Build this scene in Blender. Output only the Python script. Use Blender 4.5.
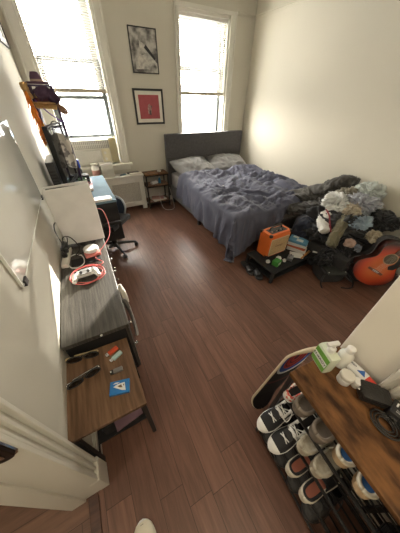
import bpy, bmesh, math, random
from mathutils import Vector, Matrix, noise
from math import sin, cos, pi, radians

for o in list(bpy.data.objects): bpy.data.objects.remove(o)
SC = bpy.context.scene
COL = SC.collection

# ------------------------------------------------------------------ camera
cam_d = bpy.data.cameras.new('camera'); cam = bpy.data.objects.new('camera', cam_d); COL.objects.link(cam)
PITCH, YAW, ROLL, FPX = radians(39.293), radians(28.699), radians(1.2035), 208.41
fwd = Vector((sin(YAW)*cos(PITCH), cos(YAW)*cos(PITCH), -sin(PITCH)))
rgt = Vector((cos(YAW), -sin(YAW), 0)); upv = rgt.cross(fwd)
r2 = rgt*cos(ROLL) + upv*sin(ROLL); u2 = -rgt*sin(ROLL) + upv*cos(ROLL)
mm = Matrix((r2, u2, -fwd)).transposed().to_4x4(); mm.translation = (0, 0, 1.65)
cam.matrix_world = mm
cam_d.sensor_fit = 'HORIZONTAL'; cam_d.sensor_width = 36; cam_d.lens = 36*FPX/400
cam_d.clip_start = 0.02
SC.camera = cam

# ------------------------------------------------------------------ light
SC.view_settings.view_transform = 'Standard'; SC.view_settings.look = 'None'
SC.view_settings.gamma = 1; SC.view_settings.use_curve_mapping = False
SC.view_settings.exposure = 1.0
w = bpy.data.worlds.new('sky'); SC.world = w; w.use_nodes = True
bg = w.node_tree.nodes['Background']; bg.inputs[0].default_value = (0.98, 0.97, 0.95, 1); bg.inputs[1].default_value = 32.0
_n = w.node_tree.nodes; _l = w.node_tree.links          # sky above the horizon, duller street below it
_tc = _n.new('ShaderNodeTexCoord'); _sp = _n.new('ShaderNodeSeparateXYZ'); _rp = _n.new('ShaderNodeValToRGB')
_l.new(_tc.outputs['Generated'], _sp.inputs[0]); _mr = _n.new('ShaderNodeMapRange'); _mr.inputs[1].default_value = -.12; _mr.inputs[2].default_value = .05
_l.new(_sp.outputs['Z'], _mr.inputs[0]); _l.new(_mr.outputs[0], _rp.inputs[0]); _l.new(_rp.outputs[0], bg.inputs[0])
_rp.color_ramp.elements[0].color = (.27, .27, .26, 1); _rp.color_ramp.elements[1].color = (1.0, 0.955, 0.87, 1)
sun_d = bpy.data.lights.new('sun', 'SUN'); sun = bpy.data.objects.new('sun', sun_d); COL.objects.link(sun)
sun_d.energy = 14; sun_d.color = (1.0, 0.93, 0.80); sun_d.angle = radians(0.6)
sun.rotation_euler = Vector((-1, -1.17, -0.397)).to_track_quat('-Z', 'Y').to_euler()
for (x0, x1) in ((-.13, .665), (1.74, 2.6)):          # daylight portals filling the two window openings
    d = bpy.data.lights.new('window_portal', 'AREA'); d.shape = 'RECTANGLE'; d.size = x1-x0; d.size_y = 1.85
    o = bpy.data.objects.new('window_portal', d); COL.objects.link(o)
    o.location = ((x0+x1)/2, 4.16, 1.66); o.rotation_euler = (radians(-90), 0, 0); d.cycles.is_portal = True
hall = bpy.data.lights.new('hall_fill_light', 'POINT'); ho = bpy.data.objects.new('hall_fill_light', hall); COL.objects.link(ho)
ho.location = (-1.6, -0.1, 2.5); hall.energy = 17; hall.color = (1, .88, .72); hall.shadow_soft_size = .15  # unseen warm fill added so the side room is not dark
ent = bpy.data.lights.new('entry_fill_light', 'POINT'); eo = bpy.data.objects.new('entry_fill_light', ent); COL.objects.link(eo)
eo.location = (0.2, -0.75, 2.6); ent.energy = 15; ent.color = (1, .86, .68); ent.shadow_soft_size = .2  # unseen fill added behind the camera to brighten end table and rack

# ------------------------------------------------------------------ materials
def mat(name, col, rough=.6, metal=0, col2=None, scale=8, stretch=(1, 1, 1), bump=0, bscale=None, coat=0, emit=None, sheen=0, spec=None, detail=4, lo=.35, hi=.65):
    m = bpy.data.materials.new(name); m.use_nodes = True
    nt = m.node_tree; b = nt.nodes['Principled BSDF']
    b.inputs['Base Color'].default_value = (*col, 1); b.inputs['Roughness'].default_value = rough; b.inputs['Metallic'].default_value = metal
    if coat: b.inputs['Coat Weight'].default_value = coat; b.inputs['Coat Roughness'].default_value = .05
    if sheen: b.inputs['Sheen Weight'].default_value = sheen
    if spec is not None: b.inputs['Specular IOR Level'].default_value = spec
    if emit: b.inputs['Emission Color'].default_value = (*emit[0], 1); b.inputs['Emission Strength'].default_value = emit[1]
    tc = nt.nodes.new('ShaderNodeTexCoord'); mp = nt.nodes.new('ShaderNodeMapping'); mp.inputs['Scale'].default_value = stretch
    nt.links.new(tc.outputs['Object'], mp.inputs[0])
    nz = nt.nodes.new('ShaderNodeTexNoise'); nz.inputs['Scale'].default_value = scale; nz.inputs['Detail'].default_value = detail
    nt.links.new(mp.outputs[0], nz.inputs['Vector'])
    if col2 is None: col2 = tuple(c*.9 for c in col)
    rp = nt.nodes.new('ShaderNodeValToRGB'); e = rp.color_ramp.elements
    e[0].position = lo; e[0].color = (*col2, 1); e[1].position = hi; e[1].color = (*col, 1)
    nt.links.new(nz.outputs['Fac'], rp.inputs[0]); nt.links.new(rp.outputs[0], b.inputs['Base Color'])
    if bump:
        nb = nt.nodes.new('ShaderNodeTexNoise'); nb.inputs['Scale'].default_value = bscale or scale*6; nb.inputs['Detail'].default_value = 3
        nt.links.new(mp.outputs[0], nb.inputs['Vector'])
        bp = nt.nodes.new('ShaderNodeBump'); bp.inputs['Strength'].default_value = bump; bp.inputs['Distance'].default_value = .01
        nt.links.new(nb.outputs['Fac'], bp.inputs['Height']); nt.links.new(bp.outputs[0], b.inputs['Normal'])
    return m

def floor_mat(name, c1, c2, dark, rot=0):
    m = bpy.data.materials.new(name); m.use_nodes = True; nt = m.node_tree; N = nt.nodes.new; L = nt.links.new
    b = nt.nodes['Principled BSDF']
    tc = N('ShaderNodeTexCoord'); mp = N('ShaderNodeMapping'); mp.inputs['Rotation'].default_value = (0, 0, radians(90+rot)); L(tc.outputs['Object'], mp.inputs[0])
    def Mth(op, a, b_=None, c=None):
        n = N('ShaderNodeMath'); n.operation = op
        for i, v in enumerate((a, b_, c)):
            if v is None: continue
            if isinstance(v, (int, float)): n.inputs[i].default_value = v
            else: L(v, n.inputs[i])
        return n.outputs[0]
    sx = N('ShaderNodeSeparateXYZ'); L(mp.outputs[0], sx.inputs[0])
    rw = Mth('DIVIDE', sx.outputs['Y'], .128); row = Mth('FLOOR', rw)
    wn = N('ShaderNodeTexWhiteNoise'); wn.noise_dimensions = '1D'; L(row, wn.inputs['W'])
    ln_ = Mth('DIVIDE', Mth('ADD', sx.outputs['X'], Mth('MULTIPLY', wn.outputs['Value'], 7.3)), 1.05); cl = Mth('FLOOR', ln_)
    cb = N('ShaderNodeCombineXYZ'); L(row, cb.inputs[0]); L(cl, cb.inputs[1])
    w2 = N('ShaderNodeTexWhiteNoise'); w2.noise_dimensions = '2D'; L(cb.outputs[0], w2.inputs['Vector'])
    pm_ = N('ShaderNodeMix'); pm_.data_type = 'RGBA'; L(w2.outputs['Value'], pm_.inputs[0]); pm_.inputs[6].default_value = (*c2, 1); pm_.inputs[7].default_value = (*c1, 1)
    def edge(v, w_): f = Mth('FRACT', v); d_ = Mth('MINIMUM', f, Mth('SUBTRACT', 1, f)); return Mth('LESS_THAN', d_, w_)
    sm_ = Mth('MAXIMUM', edge(rw, .010), edge(ln_, .0013))
    sg = N('ShaderNodeMix'); sg.data_type = 'RGBA'; L(sm_, sg.inputs[0]); L(pm_.outputs[2], sg.inputs[6]); sg.inputs[7].default_value = (*dark, 1)
    ofs = N('ShaderNodeCombineXYZ'); L(Mth('MULTIPLY', w2.outputs['Value'], 13), ofs.inputs[2])
    va = N('ShaderNodeVectorMath'); va.operation = 'ADD'; L(mp.outputs[0], va.inputs[0]); L(ofs.outputs[0], va.inputs[1])
    mp2 = N('ShaderNodeMapping'); mp2.inputs['Scale'].default_value = (1.3, 15, 1); L(va.outputs[0], mp2.inputs[0])
    nz = N('ShaderNodeTexNoise'); nz.inputs['Scale'].default_value = 2.4; nz.inputs['Detail'].default_value = 9; nz.inputs['Roughness'].default_value = .68; nz.inputs['Distortion'].default_value = .6; L(mp2.outputs[0], nz.inputs['Vector'])
    rp = N('ShaderNodeValToRGB'); rp.color_ramp.elements[0].color = (.58, .56, .54, 1); rp.color_ramp.elements[1].color = (1.3, 1.27, 1.24, 1)
    rp.color_ramp.elements[0].position = .28; rp.color_ramp.elements[1].position = .72
    L(nz.outputs['Fac'], rp.inputs[0])
    mx = N('ShaderNodeMix'); mx.data_type = 'RGBA'; mx.blend_type = 'MULTIPLY'; mx.inputs[0].default_value = 1
    L(sg.outputs[2], mx.inputs[6]); L(rp.outputs[0], mx.inputs[7]); L(mx.outputs[2], b.inputs['Base Color'])
    b.inputs['Roughness'].default_value = .38; b.inputs['Specular IOR Level'].default_value = .4
    bp = N('ShaderNodeBump'); bp.inputs['Strength'].default_value = .25; bp.inputs['Distance'].default_value = .003
    inv = N('ShaderNodeMath'); inv.operation = 'SUBTRACT'; inv.inputs[0].default_value = 1; L(sm_, inv.inputs[1])
    ad = N('ShaderNodeMath'); ad.operation = 'MULTIPLY_ADD'; ad.inputs[1].default_value = .35; L(nz.outputs['Fac'], ad.inputs[0]); L(inv.outputs[0], ad.inputs[2])
    L(ad.outputs[0], bp.inputs['Height']); L(bp.outputs[0], b.inputs['Normal'])
    return m

def glass_mat(name, tint=(1, 1, 1), refl=.08):
    m = bpy.data.materials.new(name); m.use_nodes = True; nt = m.node_tree; nt.nodes.clear(); N = nt.nodes.new; L = nt.links.new
    o = N('ShaderNodeOutputMaterial'); t = N('ShaderNodeBsdfTransparent'); t.inputs[0].default_value = (*tint, 1)
    g = N('ShaderNodeBsdfGlossy'); g.inputs['Roughness'].default_value = .02; x = N('ShaderNodeMixShader'); x.inputs[0].default_value = refl
    L(t.outputs[0], x.inputs[1]); L(g.outputs[0], x.inputs[2]); L(x.outputs[0], o.inputs[0]); return m

def slat_mat():
    m = bpy.data.materials.new('blind_slat'); m.use_nodes = True; nt = m.node_tree; nt.nodes.clear(); N = nt.nodes.new; L = nt.links.new
    o = N('ShaderNodeOutputMaterial'); d = N('ShaderNodeBsdfDiffuse'); d.inputs[0].default_value = (.50, .49, .46, 1)
    t = N('ShaderNodeBsdfTranslucent'); t.inputs[0].default_value = (.8, .78, .72, 1); x = N('ShaderNodeMixShader'); x.inputs[0].default_value = .04
    L(d.outputs[0], x.inputs[1]); L(t.outputs[0], x.inputs[2]); L(x.outputs[0], o.inputs[0]); return m

def burst_mat():
    m = bpy.data.materials.new('sunburst_lacquer'); m.use_nodes = True; nt = m.node_tree; N = nt.nodes.new; L = nt.links.new
    b = nt.nodes['Principled BSDF']; tc = N('ShaderNodeTexCoord'); mp = N('ShaderNodeMapping')
    mp.inputs['Location'].default_value = (-.21, 0, 0); mp.vector_type = 'POINT'
    L(tc.outputs['Object'], mp.inputs[0])
    mp2 = N('ShaderNodeMapping'); mp2.inputs['Scale'].default_value = (3.6, 4.6, 0); L(mp.outputs[0], mp2.inputs[0])
    ln = N('ShaderNodeVectorMath'); ln.operation = 'LENGTH'; L(mp2.outputs[0], ln.inputs[0])
    rp = N('ShaderNodeValToRGB'); e = rp.color_ramp.elements; e[0].position = 0; e[0].color = (.62, .17, .045, 1); e[1].position = 1; e[1].color = (.03, .006, .004, 1)
    for p, c in ((.35, (.62, .13, .03, 1)), (.62, (.50, .055, .015, 1)), (.85, (.20, .016, .008, 1))):
        k = e.new(p); k.color = c
    L(ln.outputs['Value'], rp.inputs[0]); L(rp.outputs[0], b.inputs['Base Color'])
    b.inputs['Roughness'].default_value = .3; b.inputs['Coat Weight'].default_value = .3; return m

def ring_mat():   # striped concentric graphic of the deck
    m = bpy.data.materials.new('ring_graphic'); m.use_nodes = True; nt = m.node_tree; N = nt.nodes.new; L = nt.links.new
    b = nt.nodes['Principled BSDF']; tc = N('ShaderNodeTexCoord'); mp = N('ShaderNodeMapping')
    mp.inputs['Location'].default_value = (-.535, 0, 0); mp2 = N('ShaderNodeMapping'); mp2.inputs['Scale'].default_value = (7.2, 11, 0)
    L(tc.outputs['Object'], mp.inputs[0]); L(mp.outputs[0], mp2.inputs[0])
    ln = N('ShaderNodeVectorMath'); ln.operation = 'LENGTH'; L(mp2.outputs[0], ln.inputs[0])
    dv = N('ShaderNodeMath'); dv.operation = 'DIVIDE'; dv.inputs[1].default_value = 3; L(ln.outputs['Value'], dv.inputs[0])
    rp = N('ShaderNodeValToRGB'); rp.color_ramp.interpolation = 'CONSTANT'; e = rp.color_ramp.elements
    red = (.45, .03, .03, 1); dk = (.10, .015, .03, 1); bl = (.03, .07, .30, 1); wh = (.62, .63, .66, 1); bk = (.025, .02, .02, 1)
    e[0].position = 0; e[0].color = dk; e[1].position = .06; e[1].color = red
    for p, c in ((.12, dk), (.15, red), (.21, dk), (.24, red), (.28, bl), (.37, wh), (.42, bk), (.62, (.09, .03, .03, 1)), (.68, bk)):
        k = e.new(p); k.color = c
    L(dv.outputs[0], rp.inputs[0]); L(rp.outputs[0], b.inputs['Base Color']); b.inputs['Roughness'].default_value = .75; b.inputs['Specular IOR Level'].default_value = .2; return m

M = {}
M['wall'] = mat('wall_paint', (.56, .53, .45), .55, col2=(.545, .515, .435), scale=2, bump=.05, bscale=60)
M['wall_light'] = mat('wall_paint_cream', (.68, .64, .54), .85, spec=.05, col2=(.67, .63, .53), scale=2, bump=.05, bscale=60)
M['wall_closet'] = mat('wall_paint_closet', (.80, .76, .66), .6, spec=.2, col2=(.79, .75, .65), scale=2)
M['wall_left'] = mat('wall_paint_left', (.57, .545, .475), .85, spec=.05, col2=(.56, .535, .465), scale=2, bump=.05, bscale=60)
M['ceiling'] = mat('ceiling_paint', (.72, .70, .64), .8)
M['trim'] = mat('gloss_trim_paint', (.66, .64, .57), .4, col2=(.65, .63, .56), scale=3)
M['floor'] = floor_mat('dark_wood_floor', (.168, .086, .060), (.120, .060, .042), (.050, .023, .017))
M['floor2'] = floor_mat('hall_wood_floor', (.15, .080, .052), (.12, .062, .042), (.05, .02, .015), rot=90)
M['black'] = mat('black_plastic', (.018, .018, .019), .4)
M['blackmatte'] = mat('black_matte', (.012, .012, .013), .75)
M['blackmetal'] = mat('black_metal', (.02, .02, .02), .45, .3)
M['white'] = mat('white_plastic', (.78, .78, .76), .35)
M['offwhite'] = mat('offwhite_paint', (.66, .64, .58), .45)
M['sash'] = mat('grey_window_frame', (.10, .115, .12), .5)
M['chrome'] = mat('chrome', (.7, .7, .68), .18, 1)
M['brass'] = mat('worn_brass', (.55, .42, .22), .35, 1)
M['glass'] = glass_mat('window_glass')
M['slat'] = slat_mat()
M['headboard'] = mat('grey_upholstery', (.085, .080, .082), .95, col2=(.065, .062, .064), scale=30, bump=.3, bscale=300, sheen=.2)
M['sheet'] = mat('grey_sheet', (.34, .33, .32), .9, col2=(.30, .29, .285), scale=12, bump=.15, bscale=120, sheen=.2)
M['pillow'] = mat('pillowcase', (.19, .185, .178), .9, col2=(.16, .156, .15), scale=10, bump=.2, bscale=90, sheen=.05)
M['duvet'] = mat('blue_grey_duvet', (.092, .096, .138), .85, col2=(.080, .084, .122), scale=6, bump=.25, bscale=70, sheen=.08)
M['rustic'] = mat('rustic_wood', (.19, .088, .032), .5, spec=.2, col2=(.030, .013, .007), scale=5, stretch=(4.5, 1.5, 1), bump=.15, detail=8, lo=.36, hi=.62)
M['walnut'] = mat('walnut_laminate', (.215, .125, .070), .55, spec=.25, col2=(.095, .052, .029), scale=3, stretch=(14, 1.2, 1), bump=.08, detail=8)
M['blackoak'] = mat('black_brown_oak', (.085, .078, .066), .42, col2=(.035, .031, .027), scale=4, stretch=(24, 1.3, 1), bump=.25, bscale=22, detail=8)
M['desk'] = mat('desk_sky_sheen', (.17, .25, .31), .8, spec=.1)  # blue sky reflection on the desktop is put into the base colour
M['leather'] = mat('black_leather', (.02, .018, .017), .4, bump=.3, bscale=150)
M['orange'] = mat('orange_tolex', (.80, .17, .03), .5, bump=.2, bscale=220)
M['grille'] = mat('grille_cloth', (.55, .38, .20), .8, col2=(.42, .29, .15), scale=90, bump=.3)
M['red'] = mat('red_plastic', (.62, .05, .03), .35)
M['redcable'] = mat('red_cable', (.60, .13, .12), .5)
M['spruce'] = burst_mat()
M['darkwood'] = mat('dark_rosewood', (.09, .035, .02), .4, col2=(.05, .02, .012), stretch=(1, 10, 1))
M['mahog'] = mat('dark_mahogany_side', (.05, .014, .009), .3, coat=.3)
M['bridge'] = mat('rosewood_bridge', (.22, .09, .05), .5)
M['ring'] = ring_mat()
M['ply'] = mat('maple_ply', (.60, .50, .36), .5, col2=(.50, .40, .27), scale=6)
M['fabric_black'] = mat('black_fabric', (.017, .017, .020), .95, bump=.3, bscale=120, sheen=.15)
M['case'] = mat('padded_case_nylon', (.028, .026, .026), .7, bump=.3, bscale=160)

# ------------------------------------------------------------------ mesh helpers
class B:
    def __init__(s): s.bm = bmesh.new()
    def _x(s, vs, m):
        if m is not None: bmesh.ops.transform(s.bm, matrix=m, verts=vs)
    def box(s, x0, x1, y0, y1, z0, z1, m=None, bev=0):
        r = bmesh.ops.create_cube(s.bm, size=1)['verts']
        for v in r: v.co = Vector(((x0+x1)/2+v.co.x*(x1-x0), (y0+y1)/2+v.co.y*(y1-y0), (z0+z1)/2+v.co.z*(z1-z0)))
        if bev:
            es = list({e for v in r for e in v.link_edges})
            q = bmesh.ops.bevel(s.bm, geom=es, offset=bev, segments=2, affect='EDGES', profile=.6)
            r = list({v for f in q['faces'] for v in f.verts} | {v for v in r if v.is_valid})
        s._x(r, m); return s
    def cyl(s, p0, p1, r0, r1=None, n=16, m=None):
        r1 = r0 if r1 is None else r1; p0 = Vector(p0); p1 = Vector(p1); d = p1-p0
        q = bmesh.ops.create_cone(s.bm, cap_ends=True, segments=n, radius1=r0, radius2=max(r1, 1e-5), depth=d.length)['verts']
        T = Matrix.Translation((p0+p1)/2) @ d.to_track_quat('Z', 'Y').to_matrix().to_4x4()
        bmesh.ops.transform(s.bm, matrix=T, verts=q); s._x(q, m); return s
    def sph(s, c, r, sc=(1, 1, 1), m=None, n=16):
        q = bmesh.ops.create_uvsphere(s.bm, u_segments=n, v_segments=n//2+2, radius=r)['verts']
        bmesh.ops.transform(s.bm, matrix=Matrix.Translation(c) @ Matrix.Diagonal((*sc, 1)), verts=q); s._x(q, m); return s
    def prism(s, pts, z0, z1, m=None):
        a = [s.bm.verts.new((x, y, z0)) for x, y in pts]; b = [s.bm.verts.new((x, y, z1)) for x, y in pts]; n = len(pts)
        s.bm.faces.new(a[::-1]); s.bm.faces.new(b)
        for i in range(n): s.bm.faces.new((a[i], a[(i+1) % n], b[(i+1) % n], b[i]))
        s._x(a+b, m); return s
    def lathe(s, prof, n=24, m=None):
        rings = []
        for r, z in prof: rings.append([s.bm.verts.new((r*cos(2*pi*i/n), r*sin(2*pi*i/n), z)) for i in range(n)])
        for a, b in zip(rings, rings[1:]):
            for i in range(n): s.bm.faces.new((a[i], a[(i+1) % n], b[(i+1) % n], b[i]))
        s.bm.faces.new(rings[0][::-1]); s.bm.faces.new(rings[-1])
        s._x([v for r in rings for v in r], m); return s
    def tube(s, pts, r, n=8, smooth=True, closed=False, m=None):
        P = [Vector(p) for p in pts]
        if smooth and len(P) > 2:
            Q = []
            for i in range(len(P)-1):
                a = P[max(i-1, 0)]; b = P[i]; c = P[i+1]; d = P[min(i+2, len(P)-1)]
                for k in range(6):
                    t = k/6; Q.append(.5*((2*b)+(c-a)*t+(2*a-5*b+4*c-d)*t*t+(3*b-a-3*c+d)*t**3))
            Q.append(P[-1]); P = Q
        rings = []; up = Vector((0, 0, 1)); vs = []
        for i, p in enumerate(P):
            t = (P[min(i+1, len(P)-1)]-P[max(i-1, 0)]).normalized()
            if abs(t.dot(up)) > .95: up = Vector((0, 1, 0)) if abs(t.y) < .9 else Vector((1, 0, 0))
            a = t.cross(up).normalized(); b = a.cross(t).normalized(); up = b
            rr = r(i/(len(P)-1)) if callable(r) else r
            ring = [s.bm.verts.new(p+(a*cos(2*pi*k/n)+b*sin(2*pi*k/n))*rr) for k in range(n)]; rings.append(ring); vs += ring
        for A, C in zip(rings, rings[1:]):
            for k in range(n): s.bm.faces.new((A[k], A[(k+1) % n], C[(k+1) % n], C[k]))
        s.bm.faces.new(rings[0][::-1]); s.bm.faces.new(rings[-1]); s._x(vs, m); return s
    def grid(s, f, nu, nv):
        g = [[s.bm.verts.new(f(i/nu, j/nv)) for j in range(nv+1)] for i in range(nu+1)]
        for i in range(nu):
            for j in range(nv): s.bm.faces.new((g[i][j], g[i+1][j], g[i+1][j+1], g[i][j+1]))
        return s

def obj(name, b, m, parent=None, smooth=False, bev=0, sol=0, sub=0, off=-1):
    bm = b.bm if isinstance(b, B) else b
    bmesh.ops.recalc_face_normals(bm, faces=bm.faces)
    me = bpy.data.meshes.new(name); bm.to_mesh(me); bm.free()
    o = bpy.data.objects.new(name, me); COL.objects.link(o)
    for mt in (m if isinstance(m, (list, tuple)) else [m]): me.materials.append(M[mt] if isinstance(mt, str) else mt)
    if smooth:
        for p in me.polygons: p.use_smooth = True
        if smooth == 'auto':
            me.set_sharp_from_angle(angle=radians(38))
    if sol: md = o.modifiers.new('solid', 'SOLIDIFY'); md.thickness = sol; md.offset = off
    if bev: md = o.modifiers.new('bevel', 'BEVEL'); md.width = bev; md.segments = 2; md.limit_method = 'ANGLE'
    if sub: md = o.modifiers.new('sub', 'SUBSURF'); md.levels = sub; md.render_levels = sub
    if parent: o.parent = parent
    return o

def thing(name, label, cat, loc=(0, 0, 0), rz=0, group=None, mw=None):
    o = bpy.data.objects.new(name, None); COL.objects.link(o); o.empty_display_size = .05
    if mw is not None: o.matrix_world = mw
    else: o.location = loc; o.rotation_euler = (0, 0, rz)
    o['label'] = label; o['category'] = cat
    if group: o['group'] = group
    return o
def tag(o, label, cat, group=None, loc=None, rz=None):
    o['label'] = label; o['category'] = cat
    if group: o['group'] = group
    if loc is not None: o.location = loc
    if rz is not None: o.rotation_euler = (0, 0, rz)
    return o
def struct(name, b, m, parent=None, **k):
    o = obj(name, b, m, parent, **k)
    if not parent: o['kind'] = 'structure'
    return o
def dup(root, loc, rz, label, name=None):
    r = root.copy(); COL.objects.link(r); r.location = loc; r.rotation_euler = (0, 0, rz); r['label'] = label
    for ch in list(root.children):
        c = ch.copy(); COL.objects.link(c); c.parent = r
        for g in ch.children:
            d = g.copy(); COL.objects.link(d); d.parent = c
    return r
def text(name, body, size, m, parent, mw, ext=.0006, align='CENTER'):
    cu = bpy.data.curves.new(name, 'FONT'); cu.body = body; cu.size = size; cu.extrude = ext; cu.align_x = align; cu.align_y = 'CENTER'
    t = bpy.data.objects.new(name, cu); COL.objects.link(t)
    dg = bpy.context.evaluated_depsgraph_get(); me = bpy.data.meshes.new_from_object(t.evaluated_get(dg))
    bpy.data.objects.remove(t); o = bpy.data.objects.new(name, me); COL.objects.link(o); me.materials.clear(); me.materials.append(M[m] if isinstance(m, str) else m)
    o.parent = parent; o.matrix_local = mw; return o
def basis(x, y, z, o):
    m = Matrix((Vector(x), Vector(y), Vector(z))).transposed().to_4x4(); m.translation = Vector(o); return m
def TR(x, y, z, rx=0, ry=0, rz=0): return Matrix.Translation((x, y, z)) @ Matrix.Rotation(rz, 4, 'Z') @ Matrix.Rotation(ry, 4, 'Y') @ Matrix.Rotation(rx, 4, 'X')
def ridge(v, k=1.0):
    return 1-abs(noise.noise(v))*2*k
def wrinkle(p, fr, seed, st=(1, 1, 1)):
    q = Vector((p[0]*st[0], p[1]*st[1], p[2]*st[2]))*fr+Vector((seed*7.3, seed*3.1, seed*1.7))
    w = Vector((noise.noise(q*.6), noise.noise(q*.6+Vector((9, 2, 5))), noise.noise(q*.6+Vector((3, 7, 1)))))*1.3
    q = q+w
    return (ridge(q)-.6)+.5*(ridge(q*2.1+Vector((5, 5, 5)))-.6)+.2*(ridge(q*4.3)-.6)

# ================================================================== ROOM
YB = 3.97; XR = 3.07; ZC = 3.0; ZR = 2.62
def xl(y): return -.385+.0192*(y-.33)
WIN = {1: (-.13, .665, .76, 2.57), 2: (1.74, 2.60, .80, 2.57)}
b = B(); b.box(-.42, XR, -1.2, YB+.02, -.06, 0); struct('floor', b, 'floor')
b = B(); b.box(-2.6, -.42, -1.2, 1.2, -.06, -.001); struct('floor_hall', b, 'floor2')
b = B(); b.box(-.46, -.41, -.65, .33, -.05, .008); struct('trim_1', b, 'darkwood', bev=.004)     # threshold
b = B(); b.box(-2.7, XR+.2, -1.3, YB+.3, ZC, ZC+.1); struct('ceiling', b, 'ceiling')
# back wall with two openings
b = B(); xs = [-.5, WIN[1][0], WIN[1][1], WIN[2][0], WIN[2][1], XR+.2]
b.box(xs[0], xs[1], YB, YB+.24, 0, ZC).box(xs[2], xs[3], YB, YB+.24, 0, ZC).box(xs[4], xs[5], YB, YB+.24, 0, ZC)
for k in (1, 2):
    x0, x1, z0, z1 = WIN[k]; b.box(x0, x1, YB, YB+.24, 0, z0).box(x0, x1, YB, YB+.24, z1, ZC)
struct('wall_back', b, 'wall')
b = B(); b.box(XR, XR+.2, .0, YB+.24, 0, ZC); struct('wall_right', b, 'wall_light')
# left wall (very slightly out of square)
b = B(); pts = [(xl(.345), .345), (xl(YB+.05), YB+.05), (xl(YB)-.17, YB+.05), (-.54, .345)]; b.prism(pts, 0, ZC); struct('wall_left', b, 'wall_left')
b = B(); b.box(-.54, -.385, -1.2, -.65, 0, ZC).box(-.54, -.385, -.65, .345, 2.1, ZC); struct('wall_left_entry', b, 'wall_left')
# closet block on the right of the camera
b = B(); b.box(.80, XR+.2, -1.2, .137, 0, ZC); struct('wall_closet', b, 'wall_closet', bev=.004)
b = B(); b.box(-2.7, .80, -1.35, -1.2, 0, ZC); struct('wall_rear', b, 'wall')
b = B(); b.box(-2.7, -2.6, -1.2, 1.3, 0, ZC).box(-2.6, -.54, 1.2, 1.3, 0, ZC); struct('wall_hall', b, 'wall')
# picture rail
def rail_prof(b, p0, p1, n):   # n = outward normal
    p0 = Vector(p0); p1 = Vector(p1); n = Vector(n); d = (p1-p0).normalized()
    for (o0, o1, z0, z1) in ((0, .028, .026, .042), (0, .016, .008, .026), (0, .008, 0, .008)):
        L = (p1-p0).length; m = basis(d, n, (0, 0, 1), p0); b.box(0, L, o0, o1, z0, z1, m=m)
b = B(); rail_prof(b, (.80, YB, ZR-.05), (1.66, YB, ZR-.05), (0, -1, 0)) if False else None
rail_prof(b, (2.72, YB, ZR-.03), (XR, YB, ZR-.03), (0, -1, 0)); struct('trim_2', b, 'wall')
b = B(); rail_prof(b, (XR, YB, ZR-.03), (XR, .137, ZR-.03), (-1, 0, 0)); struct('trim_3', b, 'wall_light')
b = B(); rail_prof(b, (.82, YB, ZR-.03), (1.60, YB, ZR-.03), (0, -1, 0)); struct('trim_4', b, 'wall')
# skirting boards
def skirt(name, p0, p1, n, h=.14):
    b = B(); p0 = Vector(p0); p1 = Vector(p1); d = (p1-p0).normalized(); L = (p1-p0).length; m = basis(d, n, (0, 0, 1), p0)
    b.box(0, L, 0, .016, 0, h-.03, m=m).box(0, L, 0, .011, h-.03, h-.012, m=m).box(0, L, 0, .006, h-.012, h, m=m); struct(name, b, 'trim', bev=.002)
skirt('baseboard_back', (-.3, YB, 0), (XR, YB, 0), (0, -1, 0))
skirt('baseboard_right', (XR, YB, 0), (XR, .137, 0), (-1, 0, 0))
dl = Vector((.0192, 1, 0)).normalized()
skirt('baseboard_left', (xl(.44), .44, 0), (xl(YB), YB, 0), (dl.y, -dl.x, 0))
skirt('baseboard_closet', (.80, .137, 0), (.80, -.03, 0), (-1, 0, 0))

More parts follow.
